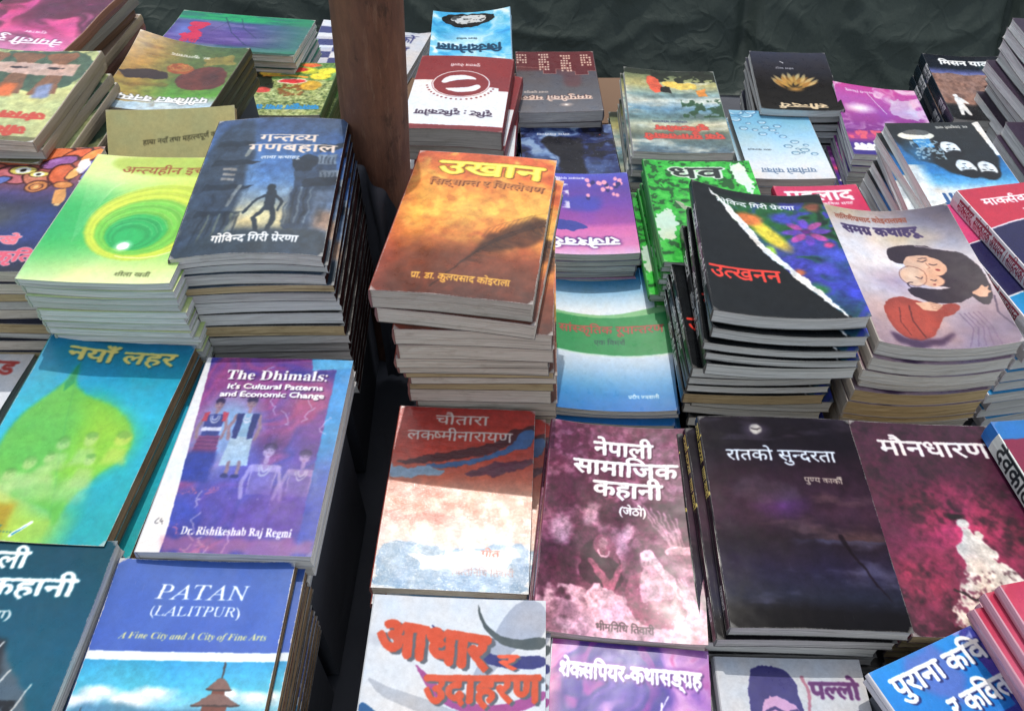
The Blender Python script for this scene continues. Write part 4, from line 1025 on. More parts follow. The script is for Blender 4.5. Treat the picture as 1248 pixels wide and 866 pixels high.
@art
def art_earman():
    c = Cv(1.4, 330, (120, 110, 70))
    c.vgrad([(0, (214, 226, 232)), (.12, (206, 220, 224)), (.22, (92, 140, 60)), (.5, (96, 110, 66)), (1, (70, 92, 62))])
    c.put(np.clip((c.x - .45) * 3, 0, 1) * (c.y > .1) * .8, (176, 142, 84)); g = fbm(c.x * 4, c.y * 22, 6, 4); c.put(np.clip((g - .5) * 6, 0, 1) * (c.x > .5) * .5, (112, 84, 46))
    c.poly([(.55, .46), (.9, .40), (1, .50), (.8, .56), (.6, .55)], (44, 34, 36), nz=.04)
    c.poly([(.03, .34), (.30, .30), (.48, .40), (.44, .58), (.28, .70), (.10, .66), (.02, .5)], (92, 54, 50), nz=.03); c.ell(.18, .50, .10, .14, (70, 42, 42), .3, al=.7)
    c.ell(.50, .62, .12, .12, (150, 84, 48), .15, nz=.2)
    for i in range(4): c.ring(.50, .64, .03 + .02 * i, .025 + .018 * i, .007, (212, 176, 110), al=.8, a0=40 * i, a1=40 * i + 260)
    c.poly([(.02, .72), (.3, .70), (.36, .80), (.1, .88)], (128, 124, 76), nz=.05)
    c.organic(3.6, 14, .22, 14); c.a = np.clip((c.a - c.a.mean(-1)[..., None]) * 1.35 + c.a.mean(-1)[..., None] * .92, 0, 1)
    c.text('परीक्षित वनस्पति', .06, .98, .13, .20, W1, bold=4, out=(30, 30, 34), outw=3); c.text('डा. कुलप्रसाद', .3, .66, .80, .83, (220, 220, 214), bold=2)
    return c
@art
def art_fruit():
    c = Cv(1.2, 330, (150, 160, 90))
    m = .4 * c.n(24, None, 3, 4) + .6 * c.n(70, None, 4, 3); c.put(np.clip((m - .5) * 9, 0, 1) * .7, (196, 206, 150)); c.put(np.clip((.46 - m) * 9, 0, 1) * .8, (50, 76, 30)); c.put((c.y > .66) * .4, (40, 120, 40))
    rn = random.Random(6)
    c.poly([(.62, .50), (1, .5), (1, .95), (.72, .9)], (26, 34, 20), nz=.1)
    for k in range(30): c.ell(rn.uniform(.28, .56), rn.uniform(.34, .58), .028, .028, (130, 84, 34), .4); 
    for (x, y, rx, ry, k) in ((.16, .74, .13, .09, (238, 214, 40)), (.10, .84, .12, .08, (226, 220, 50)), (.30, .84, .11, .08, (200, 206, 44)), (.5, .86, .2, .07, (214, 56, 44)), (.8, .90, .13, .07, (230, 140, 40)), (.62, .94, .14, .06, (220, 52, 44)), (.22, .56, .12, .12, (206, 160, 30)), (.30, .95, .12, .05, (226, 100, 40)), (.72, .46, .1, .07, (196, 60, 50)), (.72, .78, .13, .07, (236, 190, 50))):
        c.ell(x, y, rx, ry, k, .2, nz=.15); c.ell(x + .02, y + .02, rx * .5, ry * .4, [min(255, v + 30) for v in k], .8, al=.6)
    c.ell(.44, .64, .17, .065, (240, 220, 190), .05); c.ell(.44, .64, .15, .05, (214, 44, 48), .1)
    c.line([(.3, .72), (.5, .75), (.78, .73)], .03, (236, 150, 40)); c.organic(2.2, 20, .26, 19); c.text('फलफूल तथा तरकारी', .04, .96, .12, .19, (30, 140, 200), bold=5, out=(20, 50, 80), outw=1)
    return c
@art
def art_yugant():
    c = Cv(1.5, 360, (110, 130, 130))
    c.vgrad([(0, (84, 104, 116)), (.08, (96, 120, 126)), (.22, (110, 116, 96)), (.32, (196, 192, 160)), (.38, (110, 136, 130)), (.5, (96, 140, 168)), (.6, (190, 198, 190)), (.68, (130, 160, 160)), (.8, (176, 170, 110)), (.9, (120, 130, 90)), (1, (50, 60, 40))])
    w = fbm(c.x * 2.5, c.y * 14, 9, 4); c.put(np.clip((w - .52) * 6, 0, 1) * .6 * (c.y < .85), (222, 220, 200)); c.put(np.clip((.44 - w) * 6, 0, 1) * .5, (64, 84, 84))
    c.put(((c.n(14, None, 6) > .48) & (c.x < .42) & (c.y > .40) & (c.y < .62)) * .9, (34, 70, 40)); c.put((c.y > .93) * .8, (32, 40, 30)); c.put(((c.n(12, None, 2) > .5) & (c.y > .84) & (c.x < .7)) * .9, (26, 32, 22))
    c.poly([(.60, .72), (.70, .70), (.76, .80), (.74, .92), (.64, .90), (.60, .82)], (222, 84, 50), nz=.03); c.poly([(.50, .70), (.62, .72), (.62, .78), (.52, .80)], (30, 28, 24), nz=.03)
    c.poly([(.20, .76), (.5, .76), (.6, .82), (.5, .86), (.3, .84), (.22, .84)], (226, 196, 90), nz=.04); c.poly([(.12, .66), (.22, .66), (.24, .74), (.14, .76)], (224, 140, 50), nz=.02)
    c.organic(3, 18, .2, 15)
    c.text('एक युगान्तकारी', .06, .86, .16, .21, (206, 66, 50), bold=5, out=(120, 40, 36), outw=2); c.text('दृष्टिकोण', .20, .74, .26, .305, (206, 66, 50), bold=5, out=(120, 40, 36), outw=2)
    c.text('रामकृष्ण कोइराला', .40, .76, .345, .365, (40, 46, 80), bold=1)
    return c
@art
def art_lotus():
    c = Cv(1.45, 330, (40, 40, 46))
    c.vgrad([(0, (34, 32, 30)), (.4, (30, 28, 28)), (.7, (44, 44, 52)), (1, (58, 62, 78))])
    for k in range(26):
        a = -80 + k * 6.4; r = .16 + .06 * (k % 3)
        c.ell(.5 + r * .9 * math.sin(R(a)), .40 + r * .55 * math.cos(R(a)), .14, .035, ((196, 150, 70), (164, 116, 56), (214, 190, 130))[k % 3], .5, rot=90 - a * .6 + (k % 2) * 18, al=.75)
    c.ell(.52, .35, .13, .08, (206, 150, 70), .8, al=.8, nz=.5)
    c.text('सौन्दर्य', .18, .76, .05, .11, (226, 200, 160), bold=3); c.text('रमेश भट्ट', .46, .70, .70, .725, (190, 190, 200), bold=1); c.line([(.58, .80), (.62, .83)], .012, (220, 222, 230))
    return c
@art
def art_fako():
    c = Cv(1.5, 360, (190, 220, 236))
    c.vgrad([(0, (224, 222, 222)), (.2, (222, 230, 236)), (.5, (176, 212, 230)), (.8, (120, 182, 214)), (1, (104, 172, 208))])
    rn = random.Random(9)
    bub = [(.80, .93, .10), (.92, .97, .11), (.95, .86, .08), (.72, .98, .08), (.62, .82, .055), (.60, .74, .05), (.80, .80, .03), (.88, .72, .055), (.52, .70, .045), (.44, .76, .05), (.66, .64, .05), (.42, .6, .045), (.48, .65, .022), (.30, .52, .05), (.40, .46, .05), (.22, .40, .055), (.18, .47, .03), (.34, .36, .05), (.12, .34, .04), (.74, .70, .035), (.3, .42, .02), (.25, .36, .02)]
    for x, y, r in bub:
        y2 = y
        c.ell(x, y2, r, r * .72, (150, 196, 220), .2, al=.5); c.ring(x, y2, r * .95, r * .68, .014, (84, 128, 162), al=.85); c.ring(x, y2, r * .7, r * .45, .010, (236, 246, 250), al=.9, a0=180, a1=330)
    c.ell(.90, .93, .09, .06, (60, 130, 180), .7, al=.5)
    c.text('पानीको फोका', .18, .84, .095, .15, (96, 120, 150), bold=2); c.text('अस काफ्ले', .62, .92, .40, .42, (60, 70, 80), bold=1)
    return c
@art
def art_jal():
    c = Cv(1.46, 330, (150, 60, 150))
    c.vgrad([(0, (50, 40, 130)), (.15, (70, 44, 140)), (.26, (190, 60, 130)), (.32, (120, 40, 130)), (.6, (160, 70, 160)), (.8, (176, 80, 170)), (1, (196, 60, 150))])
    m = c.warp(2.6, 1, 44); c.put(np.clip((m - .48) * 5, 0, 1) * (c.y > .35) * .8, (236, 214, 236)); c.ell(.75, .66, .22, .14, (244, 232, 244), .8, nz=.4)
    c.put(np.clip((c.n(14, 10, 5) - .5) * 8, 0, 1) * (c.y > .22) * (c.y < .34) * .9, (232, 90, 110)); c.poly([(.1, .5), (.4, .6), (.35, .85), (.1, .8)], (206, 200, 226), nz=.08, al=.7, f=20)
    c.line([(.6, .9), (.45, .6)], .008, (230, 225, 240)); c.text('जल', .66, .96, .07, .15, W1, bold=8); c.text('भवानी भिक्षु', .52, .86, .90, .925, (235, 225, 240), bold=1)
    return c
@art
def art_faces():
    c = Cv(1.45, 400, (226, 230, 232))
    c.vgrad([(0, (228, 230, 228)), (.22, (222, 228, 230)), (.30, (90, 170, 220)), (.42, (20, 120, 190)), (.7, (30, 90, 150)), (.86, (28, 34, 38)), (1, (30, 32, 34))])
    c.poly([(.0, 1), (.0, .62), (.12, .40), (.3, .34), (.6, .40), (.72, .52), (.9, .56), (1, .8), (1, 1)], (24, 30, 34), soft=.01, nz=.03)
    c.put(np.clip((c.x - .8) * 8, 0, 1) * (c.y < .5) * .9, (222, 228, 230)); c.put(np.clip(.9 - np.hypot((c.x - .85) / .2, (c.y - .62) / .22), 0, 1) * .9, (40, 120, 180))
    for (x, y, rx, ry, rot) in ((.22, .44, .10, .13, 10), (.42, .46, .10, .13, -10), (.46, .68, .10, .12, -25)):
        c.ell(x, y + .0, rx * 1.3, ry * 1.35, (18, 20, 24), .15, rot=rot); c.ell(x, y + .01, rx, ry, (224, 232, 236), .12, rot=rot)
        c.ell(x + .0, y - .055, rx * 1.05, ry * .45, (20, 22, 26), .2, rot=rot, nz=.3)
        for s in (-1, 1): c.ell(x + s * .035, y + .0, .022, .009, (24, 30, 36), .3, rot=rot); c.line([(x + s * .018, y - .018), (x + s * .055, y - .020)], .008, (30, 34, 40))
        c.line([(x, y), (x + .008, y + .03)], .008, (130, 150, 160)); c.ell(x, y + .05, .028, .009, (60, 70, 90), .3)
    c.ell(.74, .84, .20, .075, (232, 232, 220), .06); c.ell(.72, .88, .15, .05, (90, 92, 92), .1, nz=.2); c.poly([(.62, .70), (.78, .70), (.80, .80), (.62, .80)], (40, 130, 196), nz=.03)
    c.put(((c.n(36, None, 3) > .56) & (c.x > .55) & (c.x < .85) & (c.y > .56) & (c.y < .78)) * .7, (170, 205, 226))
    c.poly([(.03, .60), (.07, .98), (.0, 1), (.0, .6)], (226, 228, 226)); c.organic(1.6, 20, .16, 18); c.text('स्व. देवकुमारी थापा', .14, .48, .93, .955, (205, 208, 205), bold=2)
    c.text('सरस्वती', .14, .84, .08, .19, (40, 84, 140), bold=3)
    return c
@art
def art_misan():
    c = Cv(1.45, 330, (30, 34, 40))
    c.vgrad([(0, (26, 30, 38)), (.2, (28, 34, 44)), (.27, (90, 96, 150)), (.33, (150, 150, 176)), (.38, (150, 118, 104)), (.6, (146, 114, 102)), (.75, (116, 96, 90)), (.80, (40, 42, 46)), (1, (34, 36, 40))])
    e = .30 + .05 * (c.n(6, None, 3) - .5) * 2; c.put(((c.y > e) & (c.y < .76)) * 1., (150, 116, 104)); c.put(((c.y > e) & (c.y < .76)) * np.clip((c.n(14, 10, 8) - .5) * 5, 0, 1) * .6, (104, 80, 74))
    c.ell(.85, .16, .2, .14, (60, 110, 100), .8, al=.6, nz=.4); c.poly([(.60, .47), (.66, .45), (.74, .60), (.66, .62)], (70, 48, 46), nz=.02)
    c.ell(.17, .64, .035, .035, W1, .15); c.poly([(.13, .66), (.21, .65), (.30, .74), (.29, .76), (.22, .73), (.24, .84), (.27, .93), (.22, .93), (.19, .85), (.16, .93), (.11, .93), (.14, .8)], (236, 238, 238), nz=.01)
    c.organic(1.6, 20, .2, 20)
    c.text('मिसन यात्रा', .18, .86, .085, .15, W1, bold=4); c.text('कृष्ण शाह यात्री', .4, .8, .86, .885, (150, 150, 150), bold=1)
    return c
@art
def art_mask():
    c = Cv(1.42, 380, (40, 44, 80))
    c.vgrad([(0, (196, 92, 56)), (.25, (150, 80, 80)), (.40, (70, 60, 110)), (.5, (40, 44, 76)), (.75, (36, 52, 112)), (1, (34, 38, 56))])
    c.put(np.clip(1 - np.hypot((c.x - .45) / .4, (c.y - .60) / .14), 0, 1) * .55, (110, 104, 62)); c.put(np.clip(1 - np.hypot((c.x - .85) / .3, (c.y - .62) / .2), 0, 1) * .6, (40, 70, 150))
    D = (64, 30, 34)
    def blob(x, y, rx, ry, k, rot=0):
        c.ell(x, y, rx * 1.12, ry * 1.14, D, .06, rot=rot, nz=.1); c.ell(x, y, rx, ry, k, .12, rot=rot, nz=.1); c.ell(x - rx * .2, y - ry * .25, rx * .55, ry * .5, [min(255, v + 36) for v in k], .9, rot=rot, al=.7)
    for (x, y, rx, ry, k, r) in ((.34, .10, .2, .08, (212, 96, 56), 10), (.55, .06, .22, .09, (220, 110, 60), -10), (.80, .06, .12, .06, (226, 96, 48), -30), (.93, .07, .1, .05, (232, 140, 56), -50), (.42, .24, .16, .10, (196, 104, 110), 20), (.70, .13, .14, .07, (150, 96, 160), -20), (.62, .28, .14, .08, (204, 120, 90), 30), (.78, .24, .10, .13, (206, 96, 54), -20), (.88, .22, .05, .10, (232, 170, 90), 20), (.95, .18, .05, .09, (96, 92, 176), 10), (1.0, .24, .05, .08, (110, 130, 200), 30), (.30, .30, .12, .05, (90, 110, 180), -20), (.84, .33, .08, .04, (206, 130, 60), 10)): blob(x, y, rx, ry, k, r)
    for (x, y, r) in ((.46, .20, .11), (.60, .235, .075)):
        c.ell(x, y, r * 1.1, r * .56, D, .06); c.ell(x, y, r, r * .48, (228, 206, 96), .1); c.ell(x, y, r * .6, r * .38, (240, 238, 226), .1); c.ell(x, y, r * .24, r * .2, (30, 22, 22), .1)
    for i in range(4): c.line([(.30, .12 + .02 * i), (.45, .10 + .02 * i), (.62, .13 + .02 * i)], .006, D)
    blob(.645, .34, .085, .07, (206, 130, 66)); c.ring(.645, .345, .05, .04, .008, D); c.ell(.645, .345, .022, .02, (238, 196, 120), .3)
    c.poly([(.86, .12), (.92, .10), (.97, .16), (.92, .24), (.87, .2)], (240, 232, 228), nz=.01); c.poly([(.80, .37), (.88, .36), (.93, .46), (.90, .50), (.84, .48)], (204, 146, 80), nz=.01); c.ell(.885, .495, .025, .018, (230, 190, 130), .2)
    for i in range(4): c.ell(.96 + .02 * i, .30 + .012 * i, .014, .012, (238, 240, 240), .2)
    c.organic(1.6, 20, .16, 17)
    c.text('लाखे', .50, .78, .745, .80, (222, 110, 130), bold=4, out=(240, 226, 230), outw=2); c.text('संस्कृति', .48, .96, .86, .925, (214, 84, 110), bold=4, out=(240, 226, 230), outw=2)
    return c
@art
def art_plainwhite():
    c = Cv(1.46, 300, (226, 226, 228)); c.text('खण्ड', .6, .93, .12, .2, (196, 66, 60), bold=3); return c
@art
def art_olive():
    c = Cv(1., 360, (196, 188, 128)); c.put(np.clip((c.n(3, None, 2) - .4) * 2, 0, 1) * .3, (180, 170, 112))
    c.text('हाम्रा नयाँ तथा महत्त्वपूर्ण कृतिहरू', .26, .94, .24, .275, (64, 62, 40), bold=1, rise=-.08)
    for i in range(5):
        c.text(('उपन्यास सङ्ग्रह', 'कविता कृति', 'नाटक सार', 'निबन्ध कथा यात्रा', 'बाल गीत')[i], .26 + .02 * i, .44 + .03 * i, .46 + .08 * i, .485 + .08 * i, (92, 90, 60), bold=1)
        if i < 3: c.text(('रु. २००', '२५०', '१७५')[i], .80, .90, .44 + .08 * i, .465 + .08 * i, (92, 90, 60), bold=1)
    return c
@art
def art_topright():
    c = Cv(1.45, 240, (62, 52, 56)); c.put(((c.y > .12) & (c.y < .25)) * 1., (80, 176, 214)); c.put((c.y > .25) * 1., (54, 40, 60)); c.text('कथा', .1, .5, .05, .09, (210, 205, 205), bold=2); return c

# ------------------------------------------------------------------ object helpers
def link(o): col.objects.link(o); return o
def mesh_obj(name, me, parent=None):
    o = bpy.data.objects.new(name, me); link(o)
    if parent is not None: o.parent = parent
    return o
def tag(o, label=None, cat=None, group=None, kind=None):
    for k, v in (('label', label), ('category', cat), ('group', group), ('kind', kind)):
        if v: o[k] = v
    return o
def build(name, V, F, UV, mat, smooth=False):
    me = bpy.data.meshes.new(name)
    me.from_pydata([tuple(v) for v in V], [], F)
    uvl = me.uv_layers.new(name='UVMap')
    flat = np.array([c for f in UV for c in f], np.float32).ravel()
    uvl.data.foreach_set('uv', flat)
    me.materials.append(mat)
    if smooth: me.polygons.foreach_set('use_smooth', [True] * len(me.polygons))
    me.update()
    return me

def bendf(w, l, bend, flip, amp, seed, ripple):
    """height added by the sag and curl of the paper; bend is given as seen by the customer"""
    cu, su, cv, sv, tl, tr, br, bl = bend
    s = -1 if flip else 1
    def f(x, y):
        u = s * x / (w / 2); v = s * y / (l / 2)
        z = cu * u * u + su * u + cv * v * v + sv * v
        a, b, c, d = (1 - u) / 2, (1 + u) / 2, (1 + v) / 2, (1 - v) / 2
        z += tl * (a * c) ** 2 + tr * (b * c) ** 2 + br * (b * d) ** 2 + bl * (a * d) ** 2
        z *= amp
        if ripple: z += ripple * (mnoise.noise(Vector((x * 22, y * 16, seed))) )
        return z
    return f
SP = .0016
def sheet(name, w, l, z0, th, f, mat, nx=12, ny=16, over=.0):
    """one card cover: top face with UV 0..1, thin rim all round, underside"""
    V = []; F = []; UV = []
    x0, x1 = -w / 2 + SP, w / 2 + over; y0, y1 = -l / 2, l / 2
    for lay in (0, 1):
        for j in range(ny + 1):
            for i in range(nx + 1):
                x = x0 + (x1 - x0) * i / nx; y = y0 + (y1 - y0) * j / ny
                V.append((x, y, z0 + f(x, y) + (th if lay == 0 else 0)))
    N = (nx + 1) * (ny + 1)
    def uv(i, j): return (((i / nx)), j / ny)
    for j in range(ny):
        for i in range(nx):
            a = j * (nx + 1) + i; q = [a, a + 1, a + nx + 2, a + nx + 1]
            F.append(q); UV.append([uv(i, j), uv(i + 1, j), uv(i + 1, j + 1), uv(i, j + 1)])
            F.append([N + k for k in q[::-1]]); UV.append([(.5, .5)] * 4)
    rim = [(j * (nx + 1) + 0) for j in range(ny, -1, -1)] + [i for i in range(1, nx + 1)] + [j * (nx + 1) + nx for j in range(1, ny + 1)] + [ny * (nx + 1) + i for i in range(nx - 1, 0, -1)]
    M = len(V); V += [V[a] for a in rim] + [V[N + a] for a in rim]; nr = len(rim)      # own vertices: the cut edge stays crisp
    for a in range(nr):
        b = (a + 1) % nr
        F.append([M + a, M + nr + a, M + nr + b, M + b]); UV.append([(0, 0)] * 4)
    me = build(name, V, F, UV, mat)
    me.polygons.foreach_set('use_smooth', [i < 2 * nx * ny for i in range(len(F))]); me.update()
    return me
def spine_mesh(w, l, t, f, mat, ny=12):
    prof = [(SP, 0), (.0006, .0004), (0.0, t * .25), (-.0005, t * .5), (0.0, t * .75), (.0006, t - .0004), (SP, t), (SP + .0004, t * .5)]
    V = []; F = []; UV = []; n = len(prof)
    for j in range(ny + 1):
        y = -l / 2 + l * j / ny
        for (px, pz) in prof:
            x = -w / 2 + px; V.append((x, y, pz + f(-w / 2, y)))
    for j in range(ny):
        for k in range(n):
            k2 = (k + 1) % n; a, b = j * n + k, j * n + k2
            F.append([b, a, a + n, b + n])
            if k < 6: UV.append([(1 - j / ny, (k + 1) / 6), (1 - j / ny, k / 6), (1 - (j + 1) / ny, k / 6), (1 - (j + 1) / ny, (k + 1) / 6)])
            else: UV.append([(0, 0)] * 4)
    F.append(list(range(n))); UV.append([(0, 0)] * n)
    F.append([ny * n + k for k in range(n)][::-1]); UV.append([(0, 0)] * n)
    # spine uv: u along the book (bottom to top), v across its thickness
    return build('spine', V, F, UV, mat, False)
def block_mesh(w, l, t, th, f, mat, rnd, nx=10, ny=12, nz=4, side=None):
    """page block, its edges slightly wavy and uneven"""
    V = []; F = []; UV = []; idx = {}
    x0, x1 = -w / 2 + SP + .0005, w / 2 - .0005; y0, y1 = -l / 2 + .0004, l / 2 - .0004
    z0, z1 = th, t - th
    sd = rnd.uniform(0, 100)
    def P(i, j, k):
        key = (i, j, k)
        if key in idx: return idx[key]
        x = x0 + (x1 - x0) * i / nx; y = y0 + (y1 - y0) * j / ny; z = z0 + (z1 - z0) * k / nz
        inner = 0 < k < nz
        nn = mnoise.noise(Vector((i * .7 + sd, j * .6, k * 1.7)))
        dx = dy = 0
        if inner:
            if i == nx: dx = -.0006 + nn * .0011
            if j == 0: dy = .0004 + nn * .0009
            if j == ny: dy = -.0004 - nn * .0009
            if i == 0: dx = -.0002
        if i == 0 and j in (0, ny): pass
        idx[key] = len(V); V.append((x + dx, y + dy, z + f(x, y))); return idx[key]
    def q(pts, uvs): F.append([P(*p) for p in pts]); UV.append(uvs)
    for k in range(nz):
        za, zb = z0 + (z1 - z0) * k / nz + sd, z0 + (z1 - z0) * (k + 1) / nz + sd
        for i in range(nx):
            ua, ub = w * i / nx, w * (i + 1) / nx
            q([(i, 0, k), (i + 1, 0, k), (i + 1, 0, k + 1), (i, 0, k + 1)], [(ua, za), (ub, za), (ub, zb), (ua, zb)])
            q([(i + 1, ny, k), (i, ny, k), (i, ny, k + 1), (i + 1, ny, k + 1)], [(ub, za), (ua, za), (ua, zb), (ub, zb)])
        for j in range(ny):
            va, vb = l * j / ny + 3, l * (j + 1) / ny + 3
            q([(nx, j, k), (nx, j + 1, k), (nx, j + 1, k + 1), (nx, j, k + 1)], [(va, za), (vb, za), (vb, zb), (va, zb)])
            q([(0, j + 1, k), (0, j, k), (0, j, k + 1), (0, j + 1, k + 1)], [(vb, za), (va, za), (va, zb), (vb, zb)])
    for j in range(ny):
        for i in range(nx):
            q([(i, j, nz), (i + 1, j, nz), (i + 1, j + 1, nz), (i, j + 1, nz)], [(0, 0)] * 4)
            q([(i, j + 1, 0), (i + 1, j + 1, 0), (i + 1, j, 0), (i, j, 0)], [(0, 0)] * 4)
    me = build('page_block', V, F, UV, mat)
    if side:
        me.materials.append(MATS[side])
        for k in range(nz):
            o = k * (2 * nx + 2 * ny) + 2 * nx
            for j in range(ny): me.polygons[o + 2 * j].material_index = 1
    return me

_img = {}
COV = {}
def cover_of(key, **kw):
    """material set for a title: front print, plain spine and back"""
    if key in COV: return COV[key]
    fn = key.split('.')[0]
    kk = dict(kw); sc = kk.pop('spine', (.5, .5, .5)); bc = kk.pop('back', sc); st = kk.pop('spine_text', None); tc = kk.pop('text_col', (.9, .9, .9)); gr = kk.pop('grad', None)
    if fn in ART: front = cover_mat('print_' + fn, image_from('print_' + fn, ART[fn]().organic(.7, 30, .05, 60, soft=.5).a), **kk)
    else: front = cover_mat('card_' + fn, None, color=kk.pop('color', sc), **kk)
    if st:
        c = Cv(.1, 620, tuple(int(v * 255) for v in sc))
        if gr:
            for (a, b, g) in gr: c.put(((c.x > a) & (c.x < b)) * 1., g)
        for (t, a, b, y0, y1, k) in st: c.text(t, a, b, y0, y1, k, bold=2)
        arr = c.a
        spm = cover_mat('spine_' + fn, image_from('spine_' + fn, arr), rough=kk.get('rough', .4), wear=.2)
    else:
        spm = cover_mat('spine_' + fn, None, color=sc, rough=kk.get('rough', .4), wear=.2)
    COV[key] = (front, spm, cover_mat('back_' + fn, None, color=bc, rough=.35, wear=.3))
    return COV[key]

TH = .00042
_mc = {}
def add_book(cover, w, l, t, pages, loc, yaw, bend, flip, amp, label, group, seed, name='paperback_book', ripple=.0, side=None, fine=False):
    root = bpy.data.objects.new(name, None); link(root)
    root.empty_display_size = .02
    root.location = loc; root.rotation_euler = (0, 0, yaw + (math.pi if flip else 0))
    tag(root, label, 'book', group)
    front, spm, back = cover
    key = (id(front), round(w, 4), round(l, 4), round(t, 4), pages, bend, flip, round(amp, 2), seed % 3 if not fine else seed, ripple)
    if key not in _mc:
        rnd = random.Random(seed)
        f = bendf(w, l, bend, flip, amp, seed % 3 if not fine else seed, ripple)
        g = (12, 16) if fine else (6, 8)
        _mc[key] = (sheet('front_cover', w, l, t - TH, TH, f, front, g[0], g[1], .0003), sheet('back_cover', w, l, 0, TH, f, back, 6, 8, .0003),
                    spine_mesh(w, l, t, f, spm), block_mesh(w, l, t, TH, f, MATS[pages], rnd, side=side))
    for nme, me in zip(('front_cover', 'back_cover', 'spine', 'page_block'), _mc[key]):
        mesh_obj(nme, me, root)
    return root

ORD = ['topmost', 'second', 'third', 'fourth', 'fifth', 'sixth', 'seventh', 'eighth', 'ninth', 'tenth', 'eleventh', 'twelfth', 'thirteenth', 'fourteenth', 'fifteenth', 'sixteenth', 'seventeenth', 'eighteenth', 'nineteenth', 'twentieth']
FLAT = (0, 0, 0, 0, 0, 0, 0, 0)
RISERS = []
def stack(pose, cover, t, n, label, short, pages='pages_grey', flip=False, bend=FLAT, amps=.8, jit=.0025, yawj=1.2, offs=None, seed=1, group=None, ripple=.0006, alt=None, name='paperback_book', shift=(0, 0), riser=True, side=None, covs=None):
    """a pile of books laid flat; pose is the middle of the top cover, z its height above the table"""
    x, y, z, yaw, w, l = pose
    rnd = random.Random(seed * 77 + 5)
    group = group or ('books stacked under the ' + short)
    if bend == FLAT:
        bend = (rnd.uniform(-.0005, .0015), 0, 0, 0) + tuple(rnd.choice((0, .001, .002, .0045)) for _ in range(4))
    z -= max(bend[0], 0) * .8
    top = z; px = x; py = y
    for i in range(n):
        ti = t * rnd.uniform(.9, 1.1); pg = pages; cv = cover; dx = dy = dyaw = 0.
        if i > 0:
            dx = rnd.gauss(0, jit) + shift[0] * i; dy = rnd.gauss(0, jit) + shift[1] * i; dyaw = rnd.gauss(0, yawj)
        else: ti = t
        sc = 1.
        if offs and i < len(offs) and offs[i]:
            o = offs[i]; dx, dy, dyaw = o[0] / 1000., o[1] / 1000., o[2]
            if len(o) > 3 and o[3]: ti = o[3] / 1000.
            if len(o) > 4 and o[4]: pg = o[4]
            if len(o) > 5 and o[5]: cv = COV[o[5]]
        elif alt and i > 0:
            a = alt[(i * 7 + seed) % len(alt)]
            if a: pg = a
        if covs and i > 0 and not (offs and i < len(offs) and offs[i]):
            q = covs[(i * 5 + seed) % len(covs)]
            if q: cv = COV[q]
        zb = top - ti
        if zb < 0.001: break
        am = 1. if i == 0 else amps ** i
        if i == 0: lab = label
        else: lab = '%s book down in the stack under the %s' % (ORD[i], short)
        c_, s_ = math.cos(R(yaw)), math.sin(R(yaw))
        add_book(cv, w, l, ti, pg, (x + dx * c_ - dy * s_, y + dx * s_ + dy * c_, zb), R(yaw + dyaw), bend, flip, am, lab, group, seed * 31 + i, name=name, ripple=ripple if i == 0 else ripple * .5, fine=(i == 0), side=side)
        top = zb - .0003
    if riser and top > .012: RISERS.append((x + shift[0] * n, y + shift[1] * n, top - .001, yaw, w - .016, l - .02))

# ------------------------------------------------------------------ stall: cloth-covered board, risers, sheet behind
m, nt, b = newmat('black_cloth')
oc = texco(nt, 'Object')
n1 = noisetex(nt, oc, 9, 4); wv = noisetex(nt, mapping(nt, oc, (900, 900, 900)), 1, 2)
nt.links.new(mixrgb(nt, srgb((.25, .26, .29)), srgb((.34, .35, .38)), n1), b.inputs['Base Color'])
b.inputs['Roughness'].default_value = .85; bump(nt, mth(nt, 'ADD', n1, mth(nt, 'MULTIPLY', wv, .02)), .8, .01, b)
CLOTH = m
m, nt, b = newmat('dark_green_sheeting')
oc = texco(nt, 'Object')
n1 = noisetex(nt, oc, 3, 5); n2 = noisetex(nt, mapping(nt, oc, (22, 22, 5)), 1, 6, .6)
vo = nt.nodes.new("ShaderNodeTexVoronoi"); vo.feature = 'DISTANCE_TO_EDGE'; vo.inputs['Scale'].default_value = 14
q = nt.nodes.new("ShaderNodeVectorMath"); q.operation = 'ADD'; nt.links.new(oc, q.inputs[0])
nz_ = nt.nodes.new("ShaderNodeTexNoise"); nz_.inputs['Scale'].default_value = 5; nz_.inputs['Detail'].default_value = 3; nt.links.new(oc, nz_.inputs['Vector'])
sc_ = nt.nodes.new("ShaderNodeVectorMath"); sc_.operation = 'SCALE'; sc_.inputs['Scale'].default_value = .35; nt.links.new(nz_.outputs['Color'], sc_.inputs[0]); nt.links.new(sc_.outputs[0], q.inputs[1])
nt.links.new(q.outputs[0], vo.inputs['Vector'])
crease = ramp(nt, vo.outputs['Distance'], 0, .14, 1, 0)
nt.links.new(mixrgb(nt, srgb((.185, .225, .205)), srgb((.245, .285, .262)), n1), b.inputs['Base Color'])
nt.links.new(ramp(nt, n2, .3, .7, .5, .7), b.inputs['Roughness'])
b.inputs['Specular IOR Level'].default_value = .3
bump(nt, mth(nt, 'ADD', mth(nt, 'MULTIPLY', crease, .22), n2), .7, .005, b)
SHEET = m

